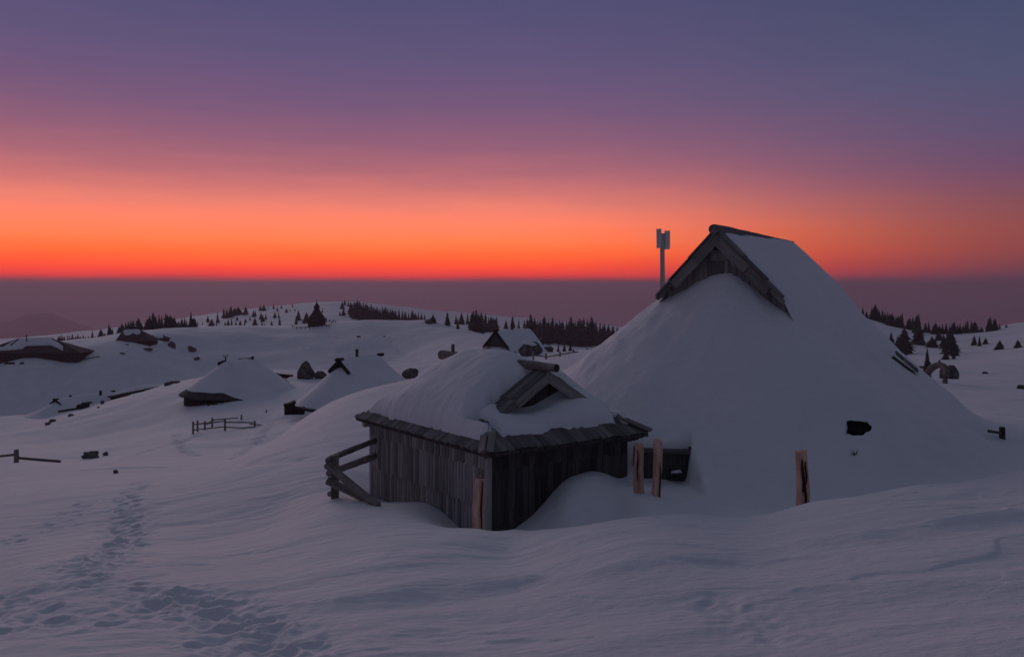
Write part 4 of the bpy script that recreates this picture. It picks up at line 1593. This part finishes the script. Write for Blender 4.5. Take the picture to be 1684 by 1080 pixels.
# hip-roofed houses on the far slope
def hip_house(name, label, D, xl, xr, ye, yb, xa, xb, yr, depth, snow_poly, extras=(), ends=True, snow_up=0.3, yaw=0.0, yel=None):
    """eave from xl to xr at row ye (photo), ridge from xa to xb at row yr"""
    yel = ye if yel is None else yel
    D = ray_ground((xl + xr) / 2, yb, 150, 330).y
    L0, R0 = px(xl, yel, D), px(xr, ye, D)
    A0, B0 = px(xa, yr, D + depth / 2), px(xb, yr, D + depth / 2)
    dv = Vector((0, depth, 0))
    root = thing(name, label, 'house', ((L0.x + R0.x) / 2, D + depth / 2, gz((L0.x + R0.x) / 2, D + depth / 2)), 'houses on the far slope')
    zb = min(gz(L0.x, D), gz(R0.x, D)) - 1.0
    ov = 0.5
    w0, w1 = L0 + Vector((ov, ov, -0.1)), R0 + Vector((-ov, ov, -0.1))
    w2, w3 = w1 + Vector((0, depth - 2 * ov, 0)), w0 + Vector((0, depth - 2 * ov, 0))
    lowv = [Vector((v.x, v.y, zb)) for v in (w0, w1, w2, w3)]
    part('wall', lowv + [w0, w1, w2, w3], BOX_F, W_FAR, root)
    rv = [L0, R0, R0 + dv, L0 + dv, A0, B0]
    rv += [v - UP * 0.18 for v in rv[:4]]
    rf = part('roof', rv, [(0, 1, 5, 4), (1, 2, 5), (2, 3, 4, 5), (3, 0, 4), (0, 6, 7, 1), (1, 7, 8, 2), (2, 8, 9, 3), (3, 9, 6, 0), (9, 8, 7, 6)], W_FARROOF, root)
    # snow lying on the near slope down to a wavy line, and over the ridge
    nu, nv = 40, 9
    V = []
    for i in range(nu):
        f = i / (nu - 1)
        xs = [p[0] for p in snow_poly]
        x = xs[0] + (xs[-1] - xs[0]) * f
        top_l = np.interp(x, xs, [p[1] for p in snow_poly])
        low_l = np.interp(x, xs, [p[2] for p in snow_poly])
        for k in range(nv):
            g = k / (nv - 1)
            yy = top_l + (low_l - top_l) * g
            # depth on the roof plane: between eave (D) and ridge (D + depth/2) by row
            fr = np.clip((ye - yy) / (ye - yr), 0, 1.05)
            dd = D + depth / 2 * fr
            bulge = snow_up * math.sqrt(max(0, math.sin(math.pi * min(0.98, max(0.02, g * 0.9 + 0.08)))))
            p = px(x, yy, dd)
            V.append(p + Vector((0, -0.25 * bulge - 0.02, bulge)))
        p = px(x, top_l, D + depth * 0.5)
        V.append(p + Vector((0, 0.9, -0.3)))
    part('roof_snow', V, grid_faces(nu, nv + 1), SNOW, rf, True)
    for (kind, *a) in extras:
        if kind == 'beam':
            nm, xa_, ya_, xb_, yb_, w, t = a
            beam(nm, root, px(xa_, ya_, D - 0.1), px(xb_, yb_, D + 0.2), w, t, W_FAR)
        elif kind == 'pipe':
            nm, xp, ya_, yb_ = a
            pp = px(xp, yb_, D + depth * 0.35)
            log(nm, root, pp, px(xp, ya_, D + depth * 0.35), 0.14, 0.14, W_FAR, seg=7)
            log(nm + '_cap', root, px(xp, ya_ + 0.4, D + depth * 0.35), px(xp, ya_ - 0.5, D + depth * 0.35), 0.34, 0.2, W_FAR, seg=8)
    return root


hip_house('far_house', 'wide low house with snow on its hipped roof, at the far left edge', 206, -40, 131, 580, 591, 30, 84, 556.5, 9,
          [(-25, 571, 578.5), (5, 571, 577), (28, 558, 575.5), (38, 557, 574), (44, 556.5, 569.5), (60, 556, 569), (85, 555.5, 568.5), (95, 563, 573), (104, 570, 577)],
          [('pipe', 'chimney', 43.5, 551.5, 566), ('beam', 'gable_board', 17, 568, 30, 557.5, 0.4, 0.3), ('beam', 'fascia', 40, 570.5, 84, 569.5, 0.25, 0.25), ('beam', 'hip_board', 85, 556, 130, 579, 0.3, 0.25)], snow_up=0.35)
hip_house('far_house', 'steep-roofed house with two scallops of snow, left of the chapel', 232, 187, 248, 560, 563, 203, 231, 542, 7,
          [(202.5, 542, 547), (206, 542, 552), (214, 541.8, 551), (219, 541.7, 548), (224, 541.6, 550.5), (229, 541.5, 550), (231.5, 541.5, 546)],
          [('beam', 'ridge_end', 201, 543.5, 204.5, 542, 0.4, 0.4), ('beam', 'ridge_end', 229.5, 541.5, 233, 543, 0.4, 0.4)], snow_up=0.15, yel=564)
hip_house('far_shed', 'tiny snow-roofed shed just right of the steep-roofed house', 238, 247, 274, 557, 558, 251, 269, 551.5, 4,
          [(251, 551.6, 556), (256, 551.3, 556.3), (264, 551.2, 556.2), (269, 551.4, 555.5)], [('beam', 'gable_end', 248.5, 555, 252, 551.5, 0.4, 0.5), ('beam', 'gable_end', 268.5, 551.5, 272.5, 555.5, 0.4, 0.5)], snow_up=0.15)
# clutter in front of the left house
for i, (xa, ya, xb, yb, lb) in enumerate([(7, 597.5, 24, 597.5, 'low stack of dark planks in snow before the wide house'), (32, 597.5, 39, 597, 'short dark log in snow before the wide house'), (134, 590.5, 164, 585.5, 'long dark rail lying in snow right of the wide house')]):
    p0, p1 = px(xa, ya, 200), px(xb, yb, 203)
    p0.z = max(p0.z, gz(p0.x, p0.y) + 0.05)
    p1.z = max(p1.z, gz(p1.x, p1.y) + 0.05)
    root = thing('timber_pile', lb, 'timber', (p0 + p1) / 2)
    for k in range(1 if i == 2 else 3):
        log('timber', root, p0 + UP * (0.16 * k - 0.1) + Vector((0.15 * k, 0.1 * k, 0)), p1 + UP * (0.14 * k - 0.1), 0.13, 0.12, W_FAR, seg=6, seed=400 + 7 * i + k)

# chapel on the hill
def chapel():
    D = 330.0
    k = D / F
    c = px(519, 537, D)
    bz = gz(c.x, D)
    root = thing('wooden_chapel', 'dark shingled chapel with pointed belfry on the hill crest', 'chapel', (c.x, D, bz))
    bz -= 0.1

    def ring(w, z, n=8, flat=1.0):
        return [Vector((c.x + 0.5 * w * math.cos(2 * math.pi * (i + .5) / n) / math.cos(math.pi / n), D + 2 + 0.5 * w * flat * math.sin(2 * math.pi * (i + .5) / n) / math.cos(math.pi / n), bz + z)) for i in range(n)]

    def loft(name, spec, m, parent, n=8):
        V = []
        for (w, z) in spec:
            V += ring(w, z, n)
        Fc = grid_faces(len(spec), n, True) + [tuple(range(n))[::-1], tuple(range((len(spec) - 1) * n, len(spec) * n))]
        return part(name, V, Fc, m, parent)
    loft('wall', [(27 * k, -1.5), (27 * k, 9.6 * k)], W_FAR, root)
    loft('roof', [(30.5 * k, 8.6 * k), (25 * k, 13.5 * k), (18 * k, 18.5 * k), (12.5 * k, 23 * k), (8.0 * k, 27.5 * k)], W_FAR, root)
    bf = loft('belfry', [(7.2 * k, 26.5 * k), (6.8 * k, 31.5 * k)], W_FAR, root, 4)
    loft('spire', [(10 * k, 30.6 * k), (6.6 * k, 33.5 * k), (3.4 * k, 36.5 * k), (0.5 * k, 39.6 * k)], W_FAR, root, 6)
    cr = beam('cross', root, (c.x, D + 2, bz + 39 * k), (c.x, D + 2, bz + 43.5 * k), 0.16, 0.16, W_FAR, up=(0, 1, 0))
    beam('cross_arm', cr, (c.x - 0.4, D + 2, bz + 42 * k), (c.x + 0.4, D + 2, bz + 42 * k), 0.14, 0.14, W_FAR)
    # fence round the chapel yard
    fn = thing('chapel_fence', 'low dark rail fence around the chapel on the hill', 'fence', (c.x, D - 3, gz(c.x, D - 3)), 'weathered timber fences')
    pr = None
    for i, xp in enumerate((481, 488, 495, 502, 509, 516, 523, 530, 537, 541, 546, 552)):
        Dp = D - 4 + (9 if xp > 541 else 0) + (5 if xp < 487 else 0)
        p = px(xp, 536, Dp)
        z = gz(p.x, Dp)
        log('post', fn, (p.x, Dp, z - 0.3), (p.x, Dp, z + 0.95), 0.14, 0.13, W_FAR, seg=6, seed=500 + i)
        if pr is not None:
            log('rail', fn, pr + UP * 0.72, Vector((p.x, Dp, z)) + UP * 0.72, 0.10, 0.10, W_FAR, seg=6, seed=520 + i)
        pr = Vector((p.x, Dp, z))


chapel()

# ------------------------------------------------------------------ rocks, boulders, the bent trunk
def ico(n=3):
    import bmesh
    bm = bmesh.new()
    bmesh.ops.create_icosphere(bm, subdivisions=n, radius=1.0)
    V = [v.co.copy() for v in bm.verts]
    Fc = [[v.index for v in f.verts] for f in bm.faces]
    bm.free()
    return V, Fc


IV, IF = ico(3)
IVN = np.array([tuple(v) for v in IV])


def rock(label, xp, yb, D, wpx, hpx, seed, dy=0.8, snowcap=False, peak=0.0, group='rocks showing through the snow', fixed=True, name='rock'):
    g_ = ray_ground(xp, yb - 0.3, D * 0.6, D * 1.6)
    D = g_.y
    w, h = wpx / F * D, hpx / F * D
    x = (xp - CX) / F * D
    zb = g_.z
    zt = (HY - (yb - hpx)) / F * D
    zt = max(zt, zb + 0.4 * h)
    hh = zt - zb
    A_ = IVN
    n1 = fbm(A_[:, 0] * 1.1 + seed * 3.1 + A_[:, 2] * 0.7, A_[:, 1] * 1.1 + A_[:, 2] * 0.9 - seed, seed, 3)
    fac = np.maximum(np.maximum(np.abs(A_[:, 0] * 0.9 + A_[:, 2] * 0.3), np.abs(A_[:, 2] * 0.95 - A_[:, 0] * 0.2)), np.abs(A_[:, 1] * 0.9 + A_[:, 2] * 0.2))
    rr = 0.68 * (1 + 0.55 * n1) + 0.32 * np.minimum(1.15, 0.95 / np.maximum(0.3, fac))
    zz = A_[:, 2] * rr
    taper = 1 - peak * np.maximum(0, zz)
    V = np.stack([x + A_[:, 0] * rr * w / 2 * taper, D + A_[:, 1] * rr * w / 2 * dy * taper, np.where(zz > -0.6, zb + hh * (zz * 0.62 + 0.38), zb - 0.4 * hh)], 1)
    o = part(name, V, IF, ROCK, None, False, origin=(x, D, zb))
    tag(o, label, 'rock', group)
    if snowcap:
        Vs = []
        for v in IV:
            a = v.copy()
            Vs.append(Vector((x - 0.02 * w + a.x * w * 0.36, D - 0.1 * w + a.y * w * 0.3, zb + hh * (0.86 + 0.20 * a.z - 0.12 * a.x))))
        part('snow_cap', Vs, IF, SNOW, o, True)
    return o


rock('tall standing rock between the domed hut and the gabled hut', 503, 623, 90, 26, 29, 1, peak=0.35)
rock('low dark rock leaning on the right foot of the standing rock', 527, 622, 88, 22, 12, 2)
rock('rounded rock beside the right slope of the gabled hut', 676, 622, 72, 26, 16, 3)
rock('grey boulder in the open snow right of the edge fence', 150, 753, 47, 24, 11, 4)
rock('small dark stone just right of the grey boulder', 174, 749, 47.5, 8, 6, 5)
rock('tiny stone tip in the snow below the grey boulder', 190, 778, 32, 8, 6, 6)
rock('large rock pair with snow on top, right of the far brown gable', 872, 584, 82, 34, 22, 7, snowcap=True)
rock('broad snow-topped rock at the right foot of the far gabled hut', 893, 579, 84, 34, 13, 8, snowcap=True)
rock('big round rock behind the bent trunk on the right', 1562, 623, 47, 26, 22, 9)
for i, (xp, yb, D, w, h, lb) in enumerate([
        (282, 572, 225, 12, 10, 'round boulder, topmost of the stones on the chapel slope'), (313, 574, 222, 8, 5, 'upper stone of the touching pair on the chapel slope'), (317, 578, 218, 11, 7, 'lower stone of the touching pair on the chapel slope'),
        (324, 593, 180, 9, 6, 'single small stone below the touching pair on the slope'), (243, 577, 215, 15, 5, 'flat dark outcrop left of the round boulder on the slope'), (201, 583, 212, 9, 3, 'thin dark outcrop below the steep-roofed house'),
        (209, 568, 225, 6, 2.5, 'tiny flat stone under the steep-roofed house'), (276, 634, 112, 10, 6, 'left of the stones at the end of the long eave'), (284, 631, 113, 10, 5, 'middle stone at the end of the long eave'), (292, 630, 114, 8, 4, 'right of the stones at the end of the long eave'),
        (705, 533, 300, 12, 8, 'dark shrub-topped rock on the crest right of the chapel'), (590, 555, 240, 7, 3, 'small stones on the slope right of the chapel'), (632, 554.5, 240, 4, 2.5, 'tiny stone on the slope far right of the chapel'),
        (1620, 615, 75, 9, 4, 'small dark stone tip on the right snowfield'), (1682, 640, 40, 18, 7, 'dark rock cut by the right edge of the picture'), (117, 684, 98, 8, 4, 'small stone in the snow below the low hut'),
        (86, 681, 100, 5, 2.5, 'upper of the pebbles left of the low hut'), (75, 686, 98, 5, 2.5, 'lower of the pebbles left of the low hut'),
        (79, 699, 93, 9, 5, 'left end stone of the short dark row below the low hut'), (87, 694, 94, 10, 5, 'right end stone of the short dark row below the low hut'),
        (162, 671, 102, 4, 3, 'tiny stone right of the low hut'), (168, 664.5, 104, 6, 6, 'slanted stone between the low hut and long eave'),
        (828, 580, 60, 6, 4, 'stub of stone on the snow behind the plank hut ridge')]):
    rock(lb, xp, yb, D, w, h, 20 + i)

# bent trunk arch
D = 41.0
pts = [(1524, 618, 42.5), (1527, 611, 42.4), (1533, 604.5, 42.2), (1541, 600.5, 42), (1549, 601, 41.7), (1555, 605, 41.4), (1556.5, 613, 41.1), (1554.5, 624, 40.9), (1553, 640, 40.8)]
pts = [px(*p) for p in pts]
arch = thing('bent_trunk', 'bare trunk bent into an arch, sticking out of the snow on the right', 'tree trunk', (pts[-1].x, pts[-1].y, gz(pts[-1].x, pts[-1].y)))
# smooth the sight points into a curve
cur = []
for i in range(len(pts) - 1):
    p0, p1, p2, p3 = pts[max(i - 1, 0)], pts[i], pts[i + 1], pts[min(i + 2, len(pts) - 1)]
    for t in (0, 0.33, 0.66):
        cur.append(0.5 * ((2 * p1) + (p2 - p0) * t + (2 * p0 - 5 * p1 + 4 * p2 - p3) * t * t + (-p0 + 3 * p1 - 3 * p2 + p3) * t ** 3))
cur.append(pts[-1])
rad = [0.19 - 0.07 * i / len(cur) for i in range(len(cur))]
part('trunk', *tube(cur, rad, 10, 0.06, 5), W_FENCE, arch, True, origin=pts[-1])
part('root_stump', *tube([px(1524, 622, 42.6), px(1523, 612, 42.6), px(1522.5, 604, 42.6), px(1523, 598, 42.6)], [0.26, 0.17, 0.12, 0.09], 9, 0.12, 6), W_DARK, arch, True, origin=px(1524, 622, 42.6))
log('broken_limb', arch, px(1507, 603, 42.8), px(1523, 604, 42.6), 0.05, 0.08, W_FENCE, seg=7)

# dry twig poking from the mound below the broken crust
tp = ray_ground(1407, 748, 12.5, 17)
V, Fc = [], []
for i, (dx, dz, dy) in enumerate([(-0.10, 0.05, 0), (-0.05, 0.09, 0.02), (0.03, 0.10, -0.02), (0.07, 0.05, 0.03), (-0.14, 0.015, -0.03)]):
    v, f = tube([tp - UP * 0.03, tp + Vector((dx * 0.5, dy, dz * 0.6)), tp + Vector((dx, dy * 2, dz))], [0.009, 0.006, 0.003], 5)
    o = len(V)
    V += v
    Fc += [tuple(a + o for a in ff) for ff in f]
tag(part('dry_twig', V, Fc, W_FAR, None, origin=tp), 'small dry twig poking through the crust of the big mound', 'twig')

# ------------------------------------------------------------------ spruces
def spruce_mesh(seed, slim=1.0, fullness=1.0):
    """unit-height spruce: drooping whorls of ragged sprays"""
    rg = random.Random(seed)
    V, Fc = [], []
    tiers = 17
    for k in range(tiers):
        f = k / (tiers - 1)
        z = 0.07 + 0.88 * f
        R = 0.21 * slim * (1 - f) ** 0.82 * fullness + 0.012
        R *= rg.uniform(0.82, 1.15)
        nb = max(4, int(11 - 6 * f))
        a0 = rg.uniform(0, 6.28)
        for b in range(nb):
            if rg.random() < 0.08:
                continue
            a = a0 + 2 * math.pi * b / nb + rg.uniform(-0.25, 0.25)
            r = R * rg.uniform(0.72, 1.12)
            ca, sa_ = math.cos(a), math.sin(a)
            droop = r * rg.uniform(0.25, 0.55)
            wd = r * rg.uniform(0.30, 0.45)
            i0 = len(V)
            zt = z + rg.uniform(-0.012, 0.012)
            V += [Vector((ca * 0.005, sa_ * 0.005, zt + 0.030)), Vector((ca * r * 0.5 - sa_ * wd, sa_ * r * 0.5 + ca * wd, zt - droop * 0.55)),
                  Vector((ca * r, sa_ * r, zt - droop)), Vector((ca * r * 0.5 + sa_ * wd, sa_ * r * 0.5 - ca * wd, zt - droop * 0.55)),
                  Vector((ca * r * 0.62, sa_ * r * 0.62, zt - droop * 0.30 + 0.008)), Vector((ca * r * 0.45, sa_ * r * 0.45, zt - droop * 0.55 - 0.035))]
            Fc += [(i0, i0 + 1, i0 + 4), (i0 + 1, i0 + 2, i0 + 4), (i0 + 4, i0 + 2, i0 + 3), (i0, i0 + 4, i0 + 3), (i0 + 1, i0 + 5, i0 + 2), (i0 + 5, i0 + 3, i0 + 2), (i0, i0 + 5, i0 + 1), (i0, i0 + 3, i0 + 5)]
    i0 = len(V)
    V += [Vector((0, 0, 1.0)), Vector((0.012, 0, 0.93)), Vector((-0.006, 0.011, 0.93)), Vector((-0.006, -0.011, 0.93))]
    Fc += [(i0, i0 + 1, i0 + 2), (i0, i0 + 2, i0 + 3), (i0, i0 + 3, i0 + 1)]
    me = mesh_from('crown', V, Fc)
    me.materials.append(NEEDLE)
    return me


def trunk_mesh():
    V, Fc = tube([(0, 0, -0.12), (0, 0, 0.1), (0.002, 0, 0.5), (0, 0, 0.95)], [0.022, 0.018, 0.011, 0.003], 6)
    me = mesh_from('trunk', V, Fc)
    me.materials.append(BARK)
    return me


CROWNS = [spruce_mesh(900 + i, s, f) for i, (s, f) in enumerate([(0.8, 1.0), (1.0, 1.0), (1.2, 1.0), (0.68, 1.0), (1.5, 1.05), (1.0, 1.2)])]
WIDE = [spruce_mesh(950 + i, 2.1, 1.1) for i in range(2)]
TRUNK = trunk_mesh()
ONES = ['', 'first', 'second', 'third', 'fourth', 'fifth', 'sixth', 'seventh', 'eighth', 'ninth', 'tenth', 'eleventh', 'twelfth', 'thirteenth', 'fourteenth', 'fifteenth', 'sixteenth', 'seventeenth', 'eighteenth', 'nineteenth']
TENS = {2: 'twent', 3: 'thirt', 4: 'fort', 5: 'fift', 6: 'sixt'}


def ordinal(n):
    if n < 20:
        return ONES[n]
    t, o = divmod(n, 10)
    return TENS[t] + 'ieth' if o == 0 else TENS[t] + 'y-' + ONES[o]


def forest(group, where, D0, D1, trees, kind='spruce', fixedD=None):
    """trees: (column, top row, base row) of each tree in the photo; base found on the snow between D0 and D1"""
    trees = sorted(trees)
    for i, tr in enumerate(trees):
        xp, yt, yb = tr[:3]
        wide = len(tr) > 3
        g = ray_ground(xp, yb, D0, D1, 120)
        h = max((yb - yt) / F * g.y, (g.z * -1 and ((HY - yt) / F * g.y - g.z)) * 0.9)
        h = float(np.clip(h, 0.6, (yb - yt) / F * g.y * 1.3)) * 1.18
        lab = f'{ordinal(i + 1)} {kind} from the left {where}'
        root = thing('spruce_tree', lab, 'tree', g, group)
        me = random.choice(WIDE) if wide else random.choice(CROWNS)
        rz = random.uniform(0, 6.28)
        sx = h * random.uniform(1.0, 1.6)
        M = Matrix.Translation(g) @ Matrix.Rotation(rz, 4, 'Z') @ Matrix.Rotation(random.uniform(-0.03, 0.03), 4, 'X') @ Matrix.Diagonal((sx, sx, h, 1))
        inst('crown', me, NEEDLE, root, M)
        inst('trunk', TRUNK, BARK, root, M)


def pairs(s):
    return [tuple(float(v) for v in p.split(',')) for p in s.split()]


forest('spruces of the far left wood', 'in the low wood behind the wide left house', 380, 540,
       pairs('96,553,566 99,551,566 102,550,566 106,553,566 111,551,566 115,552,566 119,550,566 124,553,566 128,550,566 132,552,566 137,551,566 141,553,566 146,552,565 152,544,565 157,553,564'))
forest('spruces behind the steep-roofed house', 'in the row behind the steep-roofed house', 330, 520,
       pairs('166,545,561 172,550,559 179,537,559 181,539,557 185,541,556 195,539,555 201,535,554 207,533,552 211,532,552 215,532,552 219,531,552 228,530,552'))
forest('spruces between house and chapel', 'in the clumps right of the steep-roofed house', 330, 600,
       pairs('242,534,552 246,531,553 252,526,553 256,530,552 262,528,551 266,530,551 272,527,551 276,527,549 280,526,547 283,534,552 286,528,545 294,529,539 299,526,541 304,528,544 307,532,543 314,526,549 318,531,545 321,528,541 325,528,534 333,529,533'))
forest('trees climbing the wooded hill', 'on the open hillside left of the chapel', 440, 700,
       pairs('342,520,530 343,541,545 348,526,538 356,530,536 358,515,531 368,508,523 373,510,523 379,505,522 386,508,519,1 392,506,518,1 396,511,517 404,505,518 390,520,527 404,525,530 411,520,527 370,530,542 375,527,541 381,526,541 388,530,541 395,528,541 402,530,541 '
             '417,511,521 420,510,520 428,504,511,1 434,502,511,1 441,504,508 450,501,508 456,505,512 463,503,507,1 471,508,514 481,500,505 477,507,512 485,508,511 429,514,525 432,518,529 437,516,525 452,514,523 458,514,523 403,526,531 419,524,540 431,531,540 435,532,540 447,529,539 460,522,538 487,521,535 491,512,527 504,515,531'))
forest('trees between chapel and dense wood', 'on the open hill right of the chapel', 440, 700,
       pairs('530,507,514 537,522,531 542,525,531 548,525,531 559,513,519 563,497,508 565,508,519 567,493,502 573,496,504'))
forest('dense spruces on the hill top', 'in the dense row right of the chapel', 440, 690,
       pairs('577,499,517 579,502,522 582,498,520 585,501,524 587,497,520 592,498,524 594,503,527 597,500,525 602,501,527 605,506,528 607,506,528 611,504,529 615,508,529 618,510,529 620,507,529 625,510,530 629,507,530 632,511,530 634,507,530 638,509,530 642,510,530 646,511,530 650,512,530 656,511,530 662,513,530 667,514,530 672,516,530 678,513,531 683,517,531 688,515,531 693,518,531 698,519,531'))
forest('trees above the far gabled hut', 'in the scattered stand above the far brown gable', 300, 560,
       pairs('712,518,530,1 736,515,535 750,520,533 753,526,542 759,514,531 769,515,530 776,517,543 779,514,544 783,513,546 787,519,546 792,517,546 798,519,546 804,523,543 808,522,546 812,525,543 816,523,543 832,528,541 843,521,539 853,526,540'))
forest('spruces of the dense wood', 'in the dense dark wood left of the big mound', 330, 500,
       pairs('862,526,545 867,525,547 873,518,548 879,526,550 884,528,552 888,528,554 893,545,564 895,523,556 899,540,564 902,530,558 905,545,563 908,526,560 914,531,562 917,534,563 920,531,563 923,533,565 926,532,564 932,533,565 936,532,566 939,525,566 943,533,567 946,533,567 950,532,568 953,530,568 957,532,568 960,528,568 966,531,568 970,533,568 973,526,568 977,534,567 980,534,567 987,535,566 991,537,566 994,537,565 1001,537,564 1008,538,564 1015,540,563'))
forest('small spruces by the pasture fence', 'in the little group above the pasture fence', 120, 235, pairs('918,565,578 928,567,578 938,565,578 950,573,579'))
forest('skyline spruces on the right', 'along the right-hand skyline beyond the big mound', 330, 450,
       pairs('1406,502,519 1412,511,520 1419,507,522 1425,513,523 1434,508,526 1439,503,527 1443,512,528 1446,513,529 1451,512,531 1455,515,532 1459,515,533 1463,518,535 1467,518,536 1473,523,538 1477,521,538,1 1481,520,539 1484,517,540 1492,527,541 1496,524,542 1501,523,543 1505,527,544 1508,521,548 1511,520,549 1522,531,546 1527,530,547 1536,535,549 1539,532,549 1545,536,549 1550,535,549 1556,533,549 1562,536,549 1566,533,549 1569,531,549 1575,535,549 1579,534,549 1584,536,548 1588,531,548 1591,528,548 1598,530,547 1603,530,547,1 1614,538,546,1 1626,526,545 1629,523,545 1634,527,544 1637,526,543 1644,532,541 1655,534,538,1'))
forest('trees on the right slope', 'on the open slope below the right skyline', 120, 400,
       pairs('1466,548,565 1478,556,583,1 1484,552,582 1487,541,581 1505,540,555 1509,541,567,1 1514,543,567 1533,555,571,1 1544,546,560,1 1552,552,573 1558,548,577 1562,549,582 1567,549,586 1555,580,591,1 1568,579,591 1525,575,602 1545,592,596,1 1602,553,568 1611,555,570 1621,557,566,1 1644,561,575,1 1674,561,573,1'))

# ------------------------------------------------------------------ the cold haze lying in the valleys
V = [(x, y, z) for z in (-720.0, 52.0) for (x, y) in ((-33000, -33000), (33000, -33000), (33000, 33000), (-33000, 33000))]
hm = bpy.data.materials.new('haze')
hm.use_nodes = True
ht = hm.node_tree
ht.nodes.clear()
hv = N(ht, 'ShaderNodeVolumePrincipled')
hv.inputs['Color'].default_value = (0.66, 0.48, 0.55, 1)
hv.inputs['Density'].default_value = 1 / 4500.0
hv.inputs['Anisotropy'].default_value = 0.35
ho = N(ht, 'ShaderNodeOutputMaterial')
ht.links.new(hv.outputs[0], ho.inputs['Volume'])
hz_o = part('haze', V, BOX_F, hm)
hz_o['kind'] = 'stuff'
hz_o['label'] = 'thin violet haze filling the valleys behind the hills'
